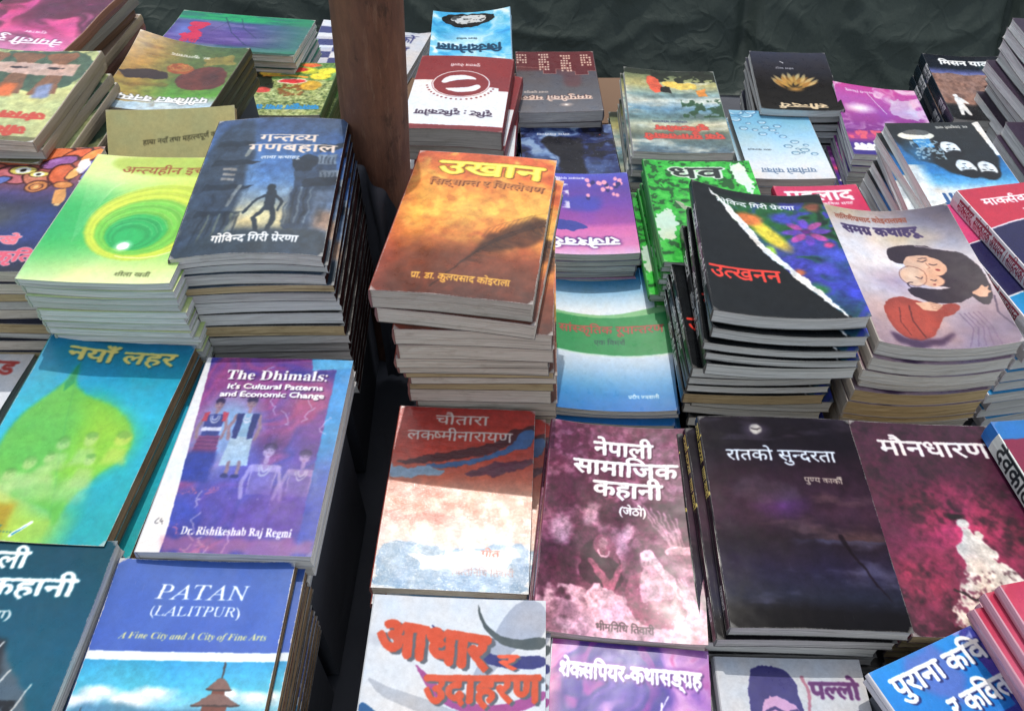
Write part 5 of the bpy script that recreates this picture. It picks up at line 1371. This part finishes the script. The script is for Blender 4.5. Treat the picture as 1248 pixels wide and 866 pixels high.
def grid_obj(name, nx, ny, fn, mat, th=None, **tags):
    V = []; F = []
    for j in range(ny + 1):
        for i in range(nx + 1): V.append(fn(i / nx, j / ny))
    for j in range(ny):
        for i in range(nx):
            a = j * (nx + 1) + i; F.append([a, a + 1, a + nx + 2, a + nx + 1])
    me = bpy.data.meshes.new(name); me.from_pydata(V, [], F); me.materials.append(mat)
    me.polygons.foreach_set('use_smooth', [True] * len(me.polygons)); me.update()
    o = mesh_obj(name, me); tag(o, **tags); return o
def nz3(x, y, s): return mnoise.noise(Vector((x, y, s)))
grid_obj('ground', 90, 90, lambda u, v: (-6 + 12 * u, -4 + 12 * v, -.006 + .003 * nz3(u * 60, v * 60, 2)), CLOTH, kind='structure')
def back_fn(u, v):
    x = -1.9 + 3.8 * u
    # v: 0 at the foot behind the books, 1 at the top
    base_y = 1.46 + .03 * nz3(x * 2, 0, 3)
    s = v
    y = base_y + .30 * s + .10 * s * s; z = -.004 + .62 * s ** 1.25
    fold = .030 * nz3(x * 5 + z * 1.0, z * 1.0, 7) + .013 * nz3(x * 15 - z * 2.5, z * 2.2, 11)
    r = 1 - abs(nz3(x * 8 + z * 5, z * 9 - x * 3, 21)) * 2.2
    fold = fold * .7 + .006 * max(r, 0) ** 3
    r2 = 1 - abs(nz3(x * 4 - z * 6, z * 5 + x * 5, 31)) * 2.2
    fold += .007 * max(r2, 0) ** 5
    k = min(1, s * 5)
    for xc, wd, dp, sl in ((.46, .018, .035, .05), (.98, .016, .045, .12), (-.80, .03, .05, -.3)):
        d = (x - xc - sl * (z - .2)) / wd; fold -= dp * math.exp(-d * d)
    return (x, y - fold * k * .8, max(z + fold * k * .4, -.002))
grid_obj('backdrop_sheet', 380, 110, back_fn, SHEET, label='creased dark green plastic sheet hung behind the rows of books', cat='plastic sheet')

# ------------------------------------------------------------------ titles
PM = {  # printed side strips and finishes for each title
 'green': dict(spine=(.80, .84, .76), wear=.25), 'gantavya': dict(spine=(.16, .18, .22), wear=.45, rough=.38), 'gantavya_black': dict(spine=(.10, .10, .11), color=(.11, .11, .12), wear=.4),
 'naya': dict(spine=(.10, .5, .5), back=(.05, .45, .45), wear=.5), 'dhimals': dict(spine=(.80, .80, .82), wear=.15, rough=.25), 'patan': dict(spine=(.2, .26, .45), back=(.3, .28, .26), wear=.9, rough=.4),
 'teal': dict(spine=(.1, .3, .38), wear=.3), 'ukhan': dict(spine=(.55, .20, .12), back=(.30, .18, .13), wear=.5, rough=.3), 'chautara': dict(spine=(.66, .26, .2), back=(.4, .25, .2), wear=.6, rough=.35, film=.7, spec=.5),
 'samajik': dict(spine=(.5, .25, .35), wear=.2, rough=.22, spec=.16), 'ratko': dict(spine=(.09, .08, .10), wear=.2, rough=.2, spec=.09, spine_text=[('रातको सुन्दरता   पुण्य कार्की', .03, .42, .25, .75, (200, 180, 90)), ('प्रकाशन', .82, .92, .35, .7, (170, 170, 170))]),
 'maun': dict(spine=(.32, .10, .18), wear=.4, rough=.35), 'utkh': dict(spine=(.08, .085, .09), wear=.14, rough=.22, spec=.14, spine_text=[('उत्खनन', .2, .38, .2, .8, (215, 215, 215)), ('गोविन्द गिरी प्रेरणा', .5, .8, .3, .7, (190, 190, 190))]),
 'samagra': dict(spine=(.78, .74, .70), wear=.4), 'sansk': dict(spine=(.12, .45, .65), back=(.1, .4, .62), wear=.2), 'aadhar': dict(spine=(.8, .82, .84), wear=.15, rough=.55, spec=.12),
 'shakes': dict(spine=(.86, .86, .9), wear=.1, rough=.25, spine_text=[('शेक्सपियर-कथासङ्ग्रह', .3, .92, .3, .75, (150, 60, 120))]), 'pallo': dict(spine=(.7, .7, .72), wear=.1), 'purana': dict(spine=(.88, .88, .9), wear=.1, rough=.25),
 'pink': dict(spine=(.88, .64, .71), wear=.1, rough=.3), 'marx': dict(spine=(.86, .84, .86), wear=.1, rough=.25, spine_text=[('मार्क्सवाद, सांस्कृतिक अध्ययन । साहित्यको समाजशास्त्र', .06, .86, .3, .75, (150, 50, 70))]),
 'marxpink': dict(spine=(.88, .86, .88), wear=.1, rough=.25, spine_text=[('मार्क्सवाद, सांस्कृतिक अध्ययन । साहित्यको समाजशास्त्र', .06, .86, .3, .75, (150, 50, 70))]),
 'devkota': dict(spine=(.84, .86, .84), wear=.1, spine_text=[('देवकोटा', .12, .42, .22, .75, (30, 40, 44)), ('देवकोटा', .55, .85, .22, .75, (30, 40, 44))], grad=[(-.1, .07, (28, 110, 190))]),
 'laad': dict(spine=(.8, .2, .35), wear=.2), 'bhav': dict(spine=(.2, .6, .25), wear=.2), 'rajesh': dict(spine=(.2, .16, .3), wear=.3, rough=.28), 'som': dict(spine=(.1, .12, .22), wear=.3),
 'yampuri': dict(spine=(.34, .28, .3), wear=.3), 'drishti': dict(spine=(.52, .15, .17), wear=.2), 'zinda': dict(spine=(.6, .75, .85), wear=.2), 'kavita': dict(spine=(.60, .42, .34), wear=.6, rough=.3),
 'trees': dict(spine=(.66, .60, .52), wear=.9), 'oldcream': dict(spine=(.70, .62, .50), color=(.6, .5, .42), wear=.9), 'oldbrown': dict(spine=(.50, .36, .26), color=(.5, .3, .25), wear=.9), 'oldgrey': dict(spine=(.60, .57, .52), color=(.5, .5, .46), wear=.9), 'oldred': dict(spine=(.48, .2, .2), color=(.5, .2, .2), wear=.9), 'greenpurple': dict(spine=(.15, .5, .32), wear=.6), 'checker': dict(spine=(.5, .52, .62), wear=.2), 'hand': dict(spine=(.7, .7, .74), wear=.2),
 'earman': dict(spine=(.3, .28, .2), wear=.5), 'fruit': dict(spine=(.3, .4, .2), wear=.2), 'yugant': dict(spine=(.55, .6, .58), wear=.3), 'lotus': dict(spine=(.10, .13, .18), wear=.2, spec=.14, spine_text=[('सौन्दर्य', .3, .6, .3, .8, (190, 190, 180))]),
 'fako': dict(spine=(.75, .82, .86), wear=.1), 'jal': dict(spine=(.3, .2, .45), wear=.1), 'faces': dict(spine=(.84, .86, .88), wear=.1), 'misan': dict(spine=(.10, .15, .19), wear=.2, rough=.25, spec=.16, spine_text=[('मिसन यात्रा', .16, .34, .2, .8, (225, 225, 225)), ('कृष्ण शाह', .66, .82, .3, .7, (190, 190, 190))]),
 'mask': dict(spine=(.4, .36, .34), wear=.4), 'plainwhite': dict(spine=(.8, .8, .8), wear=.1), 'topright': dict(spine=(.3, .28, .3), wear=.1), 'darkblue': dict(spine=(.12, .16, .34), color=(.14, .18, .38), wear=.2),
 'brownred': dict(spine=(.4, .2, .15), color=(.42, .22, .17), wear=.5), 'redcard': dict(spine=(.72, .24, .16), color=(.74, .26, .18), wear=.3),
}
for k, v in PM.items():
    cover_of(k, **v)
P = {
'green':(-0.369,0.637,0.348,-2.4,0.140,0.194),
'gantavya':(-0.244,0.675,0.362,1.3,0.140,0.220),
'naya':(-0.382,0.438,0.264,-4.3,0.140,0.217),
'dhimals':(-0.224,0.422,0.263,-1.7,0.140,0.206),
'ukhan':(-0.040,0.623,0.353,-7.6,0.145,0.215),
'chautara':(-0.051,0.432,0.177,-2.8,0.140,0.197),
'samajik':(0.096,0.382,0.207,-6.3,0.140,0.214),
'ratko':(0.239,0.371,0.239,-1.8,0.140,0.205),
'samagra':(0.423,0.651,0.266,-0.3,0.140,0.216),
'sansk':(0.115,0.671,0.146,-2.7,0.140,0.226),
'yampuri':(0.073,1.205,0.171,1.2,0.130,0.189),
'drishti':(-0.074,1.069,0.232,-4.7,0.140,0.200),
'earman':(-0.429,0.969,0.310,-6.3,0.146,0.158),
'fruit':(-0.337,1.113,0.210,-2.7,0.140,0.152),
'yugant':(0.240,1.077,0.198,-1.6,0.140,0.221),
'trees':(-0.562,0.837,0.361,-3.7,0.140,0.184),
'mask':(-0.513,0.670,0.333,-1.4,0.140,0.198),
'lotus':(0.470,1.259,0.143,-5.2,0.130,0.189),
'zinda':(-0.066,1.283,0.206,1.3,0.131,0.185),
'utkh':(0.270,0.663,0.284,-3.7,0.148,0.225),
'rajesh':(0.099,0.847,0.190,0.3,0.116,0.166),
'som':(0.086,1.034,0.145,1.9,0.141,0.165),
'fako':(0.412,1.093,0.130,0.0,0.125,0.186),
'jal':(0.586,1.139,0.140,-4.4,0.136,0.191),
'greenpurple':(-0.426,1.224,0.240,-7.0,0.217,0.118),
'faces':(0.580,0.904,0.220,0.0,0.129,0.200),
'misan':(0.743,1.204,0.160,-5.2,0.125,0.200),
'patan':(-0.243,0.217,0.249,-0.9,0.140,0.205),
'teal':(-0.385,0.230,0.259,-2.1,0.140,0.205),
'aadhar':(-0.046,0.203,0.213,-1.8,0.140,0.205),
'shakes':(0.084,0.180,0.195,-5.9,0.125,0.190),
'pallo':(0.215,0.179,0.195,-1.7,0.115,0.170),
'purana':(0.339,0.185,0.230,22.6,0.099,0.155),
'maun':(0.382,0.374,0.220,-1.7,0.135,0.210),
'white':(-0.580,0.486,0.220,-4.4,0.169,0.205),
'marx':(0.609,0.703,0.260,10.0,0.140,0.210),
'laad':(0.436,0.867,0.140,3.7,0.121,0.200),
'bhav':(0.241,0.813,0.219,0.8,0.140,0.200),
'kavita':(-0.598,1.033,0.360,-7.3,0.144,0.190),
'pinkfront':(0.445,0.198,0.280,12.0,0.140,0.200),
'devkota':(0.518,0.371,0.243,5.9,0.140,0.200),
'checker':(-0.286,1.354,0.160,-3.2,0.112,0.150),
'hand':(-0.235,1.461,0.093,-12.1,0.130,0.180),
'topright':(0.797,1.075,0.284,0.0,0.130,0.200),
'rightmid':(0.744,0.900,0.223,0.0,0.130,0.200),
}
# ------------------------------------------------------------------ left block
stack(P['kavita'], COV['kavita'], .014, 9, 'pink and magenta marbled poetry book with upside down title at the far left corner', 'magenta marbled book in the far left corner', 'pages_brown', True, amps=.9, jit=.006, yawj=3, seed=3, alt=['pages_brown', 'pages_tan', 'pages_cream', 'pages_brown'], ripple=.002, covs=['oldcream', 'oldbrown', 'oldgrey', 'oldred', 'oldbrown', None])
stack(P['trees'], COV['trees'], .013, 11, 'worn book with three painted tree trunks and footprints, its red title upside down', 'worn tree trunk book at the left edge', 'pages_cream', True, jit=.004, yawj=2, seed=4, alt=['pages_brown', 'pages_cream', 'pages_tan', 'pages_grey'], ripple=.002, covs=['oldcream', 'oldgrey', 'oldcream', 'oldbrown', None])
stack(P['mask'], COV['mask'], .013, 11, 'dark blue book with a colourful demon mask at the left edge', 'mask cover at the left edge', 'pages_cream', False, seed=5, alt=['pages_cream', 'pages_tan', 'pages_grey'])
stack(P['greenpurple'], COV['greenpurple'], .011, 5, 'green and purple book with a red mark turned sideways before the sheet', 'green and purple sideways book', 'pages_grey', False, seed=6)
stack(P['earman'], COV['earman'], .013, 4, 'book with a painted bark and brown animal under an upside down white title', 'bark painting cover', 'pages_cream', True, bend=(.004, 0, 0, 0, .018, 0, 0, 0), seed=7, jit=.0005, yawj=.4)
stack(P['fruit'], COV['fruit'], .012, 6, 'book with red and yellow fruit on its cover beside the brown pole', 'fruit picture cover beside the pole', 'pages_grey', True, seed=8)
stack(P['green'], COV['green'], .0085, 15, 'lime green book with a swirling spiral and a white glowing dot', 'lime green spiral book', 'pages_white', False, bend=(.003, 0, 0, 0, 0, 0, 0, 0), shift=(.0002, .0003), seed=9, jit=.0012, yawj=.8)
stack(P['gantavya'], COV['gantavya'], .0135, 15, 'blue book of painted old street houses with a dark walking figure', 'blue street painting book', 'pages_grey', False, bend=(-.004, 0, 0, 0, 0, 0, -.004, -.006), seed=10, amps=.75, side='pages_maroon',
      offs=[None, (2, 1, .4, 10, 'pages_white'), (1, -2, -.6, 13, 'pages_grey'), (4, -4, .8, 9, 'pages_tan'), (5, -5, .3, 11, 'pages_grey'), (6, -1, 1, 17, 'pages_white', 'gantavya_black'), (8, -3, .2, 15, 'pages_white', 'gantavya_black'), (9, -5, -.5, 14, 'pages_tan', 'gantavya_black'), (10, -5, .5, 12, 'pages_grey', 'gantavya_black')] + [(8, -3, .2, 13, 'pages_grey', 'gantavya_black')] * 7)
stack(P['naya'], COV['naya'], .012, 9, 'turquoise book with a green leaf shape full of people and a yellow title', 'turquoise leaf book', 'pages_brown', False, bend=(.003, 0, 0, 0, .008, 0, 0, 0), seed=11, jit=.003, shift=(.002, 0), ripple=.0014)
stack(P['white'], COV['plainwhite'], .014, 8, 'white book with red lettering at its corner, at the left edge', 'white book at the left edge', 'pages_grey', False, seed=12)
stack(P['dhimals'], COV['dhimals'], .016, 3, 'purple and blue book titled The Dhimals with four people on it', 'purple book titled The Dhimals', 'pages_grey', False, bend=(-.001, 0, 0, 0, 0, 0, 0, 0), seed=13, ripple=.0008, shift=(-.004, 0), jit=.001)
stack(P['patan'], COV['patan'], .010, 12, 'scuffed blue book titled PATAN with a pagoda under a blue sky', 'blue book titled PATAN', 'pages_brown', False, seed=14, jit=.0006, yawj=.3, offs=[None, (6, 5, 0, 9, 'pages_brown'), (5, 5, .5, 10, 'pages_brown', 'brownred'), (4, 4, .3, 12, 'pages_brown'), (3, 5, -.4, 12, 'pages_brown')])
stack(P['teal'], COV['teal'], .016, 9, 'dark teal book with bold white title in the lower left corner', 'dark teal book in the corner', 'pages_grey', False, seed=15)
# ------------------------------------------------------------------ middle block
stack(P['zinda'], COV['zinda'], .012, 9, 'sky blue book with a black and white torn shape, standing highest in the back row', 'sky blue book in the back row', 'pages_grey', True, bend=(.005, 0, 0, 0, 0, .006, 0, 0), seed=16)
stack(P['drishti'], COV['drishti'], .028, 6, 'maroon and white book with a round eye emblem, upside down', 'maroon and white emblem book', 'pages_grey', True, bend=(-.002, 0, 0, 0, 0, 0, 0, 0), seed=17, offs=[None, (8, 3, -3, 26), (12, -2, 2, 20)])
stack(P['yampuri'], COV['yampuri'], .018, 7, 'grey and maroon book with dotted towers beside the emblem book', 'grey dotted tower book', 'pages_grey', True, seed=18)
stack(P['som'], COV['som'], .012, 9, 'dark blue starry book with a black face outline, upside down', 'dark blue starry book', 'pages_grey', True, seed=19)
stack(P['rajesh'], COV['rajesh'], .011, 9, 'violet and pink book with a flowing white title, upside down', 'violet and pink book', 'pages_grey', True, bend=(.003, 0, 0, 0, 0, 0, 0, 0), seed=20, offs=[None, (1, 0, .5, 9), (-2, 1, -.8, 10), (-5, 2, 1, 9), (2, 0, -.5, 11)])
stack(P['ukhan'], COV['ukhan'], .0215, 13, 'thick orange and brown book with a dark feather and big yellow title', 'thick orange feather book', 'pages_cream', False, bend=(-.002, 0, 0, 0, 0, 0, 0, 0), seed=21, ripple=.0012,
      offs=[None, (6, -2, -1.5, 18, 'pages_cream'), (10, -2, 4.5, 20, 'pages_cream'), (10, -1, 5.5, 19, 'pages_cream'), (3, 0, 7, 13, 'pages_cream'), (5, 4, 6.2, 13, 'pages_cream'), (8, 8, 7, 9, 'pages_tan'), (10, 12, 7.6, 13, 'pages_cream'), (9, 14, 6.6, 12, 'pages_tan'), (8, 18, 6), (14, 20, 6), (14, 20, 6), (14, 20, 6)])
stack(P['sansk'], COV['sansk'], .008, 9, 'white and blue book with a green wave band across it', 'blue book with the green wave', 'pages_white', False, bend=(.006, 0, 0, 0, 0, .012, 0, 0), seed=22, shift=(.0015, -.002))
stack(P['chautara'], COV['chautara'], .012, 8, 'glossy red and white book with blue brush strokes, shining in the sun', 'glossy red and white book', 'pages_cream', False, bend=(0, 0, -.001, .0045, 0, 0, 0, 0), seed=23, ripple=.0009, offs=[None, (12, -1, .6, 7), (16, 2, -.3, 8)])
stack(P['aadhar'], COV['aadhar'], .014, 9, 'pale grey book with large orange letters and curved bands', 'pale grey book with orange letters', 'pages_white', False, seed=24)
stack(P['samajik'], COV['samajik'], .013, 9, 'plum and pink book with white title over a photo of seated women', 'plum book of seated women', 'pages_cream', False, bend=(.004, 0, 0, 0, 0, .004, .004, 0), seed=25, offs=[None, (1, 1, .6, 12), (-1, 2, -.5, 11)], ripple=.001)
stack(P['shakes'], COV['shakes'], .016, 6, 'purple and pink swirled book of stories with a long white title', 'purple swirled book of stories', 'pages_white', False, seed=26)
# ------------------------------------------------------------------ right block
stack(P['yugant'], COV['yugant'], .012, 9, 'book with a stormy sky painting and red title, upside down', 'stormy sky painting book', 'pages_grey', True, bend=(.002, 0, 0, 0, .006, 0, 0, 0), seed=27, jit=.004, yawj=2)
stack(P['lotus'], COV['lotus'], .012, 8, 'black book with a golden lotus flower in the back row', 'black book with the golden flower', 'pages_white', True, seed=28)
stack(P['fako'], COV['fako'], .014, 6, 'pale blue book with water bubbles drifting over it', 'pale blue bubble book', 'pages_grey', True, seed=29)
stack(P['jal'], COV['jal'], .010, 9, 'purple and pink abstract book with one white letter pair', 'purple and pink abstract book', 'pages_white', True, bend=(.0, 0, 0, 0, .012, 0, 0, 0), seed=30, jit=.003)
stack(P['misan'], COV['misan'], .018, 6, 'dark book with a brown cliff and a white walking figure', 'dark book with the brown cliff', 'pages_grey', False, seed=31)
stack(P['faces'], COV['faces'], .014, 12, 'blue and white book with three drawn faces, upside down', 'blue and white book of three faces', 'pages_white', True, seed=32, jit=.004, yawj=2.2)
stack(P['topright'], COV['topright'], .016, 12, 'book with a light blue band topping the tall white pile at the right edge', 'blue banded book at the right edge', 'pages_white', True, seed=33, jit=.004)
stack(P['rightmid'], COV['topright'], .018, 10, 'topmost book of the white pile at the middle of the right edge', 'white pile at the middle right', 'pages_white', True, seed=34, jit=.004)
stack(P['bhav'], COV['bhav'], .008, 18, 'bright green book with a grey tree and leafy pattern', 'bright green tree book', 'pages_white', False, bend=(.0, 0, 0, 0, 0, 0, 0, 0), seed=35, jit=.003, yawj=1.6)
stack(P['laad'], COV['laad'], .012, 8, 'crimson book showing part of a white title behind the black flower book', 'crimson book', 'pages_white', False, seed=36)
stack(P['utkh'], COV['utkh'], .016, 14, 'black book torn open down the middle to show bright coloured flowers', 'black torn paper flower book', 'pages_white', False, bend=(.007, 0, 0, -.013, .014, 0, 0, 0), seed=37, jit=.003, amps=.9,
      offs=[None, (4, -7, -1, 13), (-2, -12, -1, 10), (1, -14, -.6, 10), (-1, -15, 1.5, 16), (-14, -4, 3, 14), (-16, -3, 3.5, 10), (-15, -4, 3, 10), (-17, -6, 3, 15, 'pages_tan')])
stack(P['samagra'], COV['samagra'], .018, 11, 'cream and lilac book with a drawn woman hugging a child', 'cream book of woman hugging a child', 'pages_grey', False, bend=(.012, 0, 0, 0, 0, 0, 0, 0), seed=38, jit=.002, amps=.95,
      offs=[None, (-3, -4, .4, 17, 'pages_grey'), (-5, -5, -.5, 15, 'pages_grey'), (-3, -3, .3, 10, 'pages_grey'), (-8, -7, .6, 17, 'pages_tan'), (-9, -8, .2, 19, 'pages_tan'), (-8, -8, .4, 8, 'pages_tan')])
stack(P['marx'], COV['marx'], .020, 1, 'red, navy and blue book with white spine, the upper one at the right edge', 'red and navy book', 'pages_white', False, seed=39, riser=False)
x, y, z, yaw, w, l = P['marx']
stack((x - .022, y - .004, z - .021, yaw, w, l), COV['marxpink'], .016, 10, 'pink, navy and blue book with white spine, lying under the red one', 'pink and navy book under the red one', 'pages_white', False, seed=40, jit=.003)
stack(P['ratko'], COV['ratko'], .014, 10, 'black night landscape book with a small full moon', 'black moonlit night book', 'pages_grey', False, bend=(-.002, 0, 0, 0, 0, 0, 0, 0), seed=41, offs=[None, (-9, -3, .5, 13), (-16, -1, -.5, 17), (-15, -2, .6, 16)])
stack(P['maun'], COV['maun'], .012, 9, 'maroon book with a white cloaked figure against a pink glow', 'maroon book with the white figure', 'pages_tan', False, seed=42, offs=[None, (-4, 3, .5, 14), (-6, 5, 0, 14), (-5, 6, 0, 14), (-5, 6, .4, 14), (-5, 6, 0, 14), (-5, 6, .3, 14), (-5, 6, 0, 14), (-5, 6, 0, 14)])
stack(P['devkota'], COV['devkota'], .022, 6, 'book with black letters on a white spine at the right edge', 'white spined book at the right edge', 'pages_white', False, seed=43)
stack(P['pallo'], COV['pallo'], .012, 5, 'grey book with a two tone drawn face and purple title at the bottom', 'grey book with a drawn face', 'pages_grey', False, seed=44)
stack(P['purana'], COV['purana'], .007, 2, 'bright blue book with white title, turned askew at the bottom right', 'bright blue book turned askew', 'pages_white', False, seed=45)
stack(P['pinkfront'], COV['pink'], .010, 12, 'pink and red gradient book in the bottom right corner', 'pink gradient book in the corner', 'pages_white', False, seed=46, offs=[None, (-5, 2, 1), (-11, -3, 1.5)])
stack(P['hand'], COV['hand'], .012, 5, 'white book with blue handwritten letters behind the pole', 'white handwritten cover', 'pages_grey', False, seed=47)
stack(P['checker'], COV['checker'], .012, 3, 'blue and white checked book left of the brown pole', 'blue and white checked book', 'pages_grey', False, seed=48)

# ------------------------------------------------------------------ risers under the piles (boards wrapped in black cloth)
V = []; F = []
for (x, y, z, yaw, w, l) in RISERS:
    c_, s_ = math.cos(R(yaw)), math.sin(R(yaw)); b0 = len(V)
    for zz in (0.0, z):
        for (a, d) in ((-w / 2, -l / 2), (w / 2, -l / 2), (w / 2, l / 2), (-w / 2, l / 2)):
            V.append((x + a * c_ - d * s_, y + a * s_ + d * c_, zz))
    F += [[b0 + 4, b0 + 5, b0 + 6, b0 + 7]] + [[b0 + i, b0 + (i + 1) % 4, b0 + 4 + (i + 1) % 4, b0 + 4 + i] for i in range(4)]
me = bpy.data.meshes.new('display_platform'); me.from_pydata(V, [], F); me.materials.append(CLOTH); me.update()
tag(mesh_obj('display_platform', me), kind='structure')

# ------------------------------------------------------------------ pole
m, nt, b = newmat('rusty_brown_steel')
oc = texco(nt, 'Object')
n1 = noisetex(nt, mapping(nt, oc, (26, 26, 7)), 1, 8, .7); n2 = noisetex(nt, mapping(nt, oc, (150, 150, 22)), 1, 5, .75)
k = mixrgb(nt, srgb((.50, .34, .26)), srgb((.33, .225, .18)), ramp(nt, n1, .38, .64)); k = mixrgb(nt, k, srgb((.60, .47, .38)), ramp(nt, n2, .54, .72, 0, .55)); k = mixrgb(nt, k, srgb((.16, .11, .09)), ramp(nt, noisetex(nt, mapping(nt, oc, (70, 70, 40)), 1, 4, .7), .58, .7, 0, .6))
nt.links.new(k, b.inputs['Base Color']); b.inputs['Roughness'].default_value = .62; bump(nt, n2, .5, .002, b)
V = []; F = []; N = 40; rr = .037; bx, by, tx, ty, hz = -.171, .80, -.137, .812, .62
L = 24
for j in range(L + 1):
    t = j / L
    for i in range(N):
        a = 2 * math.pi * i / N; r = rr * (1 + .012 * nz3(math.cos(a) * 2 + 5, t * 6, math.sin(a) * 2))
        V.append((bx + (tx - bx) * t + r * math.cos(a), by + (ty - by) * t + r * math.sin(a), -.005 + hz * t))
for j in range(L):
    for i in range(N): F.append([j * N + i, j * N + (i + 1) % N, (j + 1) * N + (i + 1) % N, (j + 1) * N + i])
F.append([L * N + i for i in range(N)])
me = bpy.data.meshes.new('pole'); me.from_pydata(V, [], F); me.materials.append(m); me.polygons.foreach_set('use_smooth', [True] * (len(F) - 1) + [False]); me.update()
tag(mesh_obj('support_pole', me), 'round rusty brown pole rising between the left and middle piles', 'pole')

# ------------------------------------------------------------------ brown cardboard box behind the piles
m, nt, b = newmat('brown_cardboard')
oc = texco(nt, 'Object'); n1 = noisetex(nt, mapping(nt, oc, (4, 4, 60)), 1, 4)
nt.links.new(mixrgb(nt, srgb((.52, .41, .32)), srgb((.42, .33, .26)), n1), b.inputs['Base Color']); b.inputs['Roughness'].default_value = .85
import bmesh
def box_obj(name, x0, x1, y0, y1, z0, z1, mat, parent=None, bev=.002):
    bm = bmesh.new(); bmesh.ops.create_cube(bm, size=1)
    for v in bm.verts: v.co = Vector((x0 + (x1 - x0) * (v.co.x + .5), y0 + (y1 - y0) * (v.co.y + .5), z0 + (z1 - z0) * (v.co.z + .5)))
    if bev: bmesh.ops.bevel(bm, geom=bm.edges[:], offset=bev, segments=1, affect='EDGES')
    me = bpy.data.meshes.new(name); bm.to_mesh(me); bm.free(); me.materials.append(mat); return mesh_obj(name, me, parent)
bxr = bpy.data.objects.new('cardboard_box', None); link(bxr); bxr.location = (0, 0, 0); tag(bxr, 'low brown cardboard box showing between the piles in the back row', 'box')
box_obj('box_body', -.34, .30, 1.08, 1.385, 0.0, .074, m, bxr)
box_obj('box_flap', -.34, .30, 1.234, 1.386, .0745, .0775, m, bxr, .0008); box_obj('box_flap', -.34, .30, 1.079, 1.231, .0745, .0775, m, bxr, .0008)

# ------------------------------------------------------------------ the book left open face down, its olive back leaning towards the front
root = bpy.data.objects.new('propped_book', None); link(root); root.location = (-.41, .86, .20)
tag(root, 'olive printed back cover of a book propped up in front of the bark painting book', 'book')
front, spm, back = cover_of('olive', spine=(.62, .58, .42), wear=.25, rough=.6)
def f0(x, y): return .006 * (x / .07) ** 2
mesh_obj('back_cover', sheet('back_cover', .150, .150, .012, .0005, f0, front, 10, 10), root)
mesh_obj('page_block', block_mesh(.149, .149, .0125, .0004, f0, MATS['pages_tan'], random.Random(3)), root)
root.rotation_euler = (R(44), R(0), R(4)); root.location = (-.398, .822, .262)
# dark sheet added to stand in for the shade on the pole's foot
def pole_shade_fn(u, v):
    x = -.168 + .085 * u; zt = .325 - .14 * max(u, 0) ** 1.1
    return (x + .003 * nz3(v * 6, u * 9, 2), .752 + .010 * nz3(u * 8, v * 3, 5) - .02 * (1 - v), zt * v)
grid_obj('pole_shade_sheet', 40, 40, pole_shade_fn, CLOTH, label='dark sheet added as the shade over the foot of the pole', cat='shade sheet')
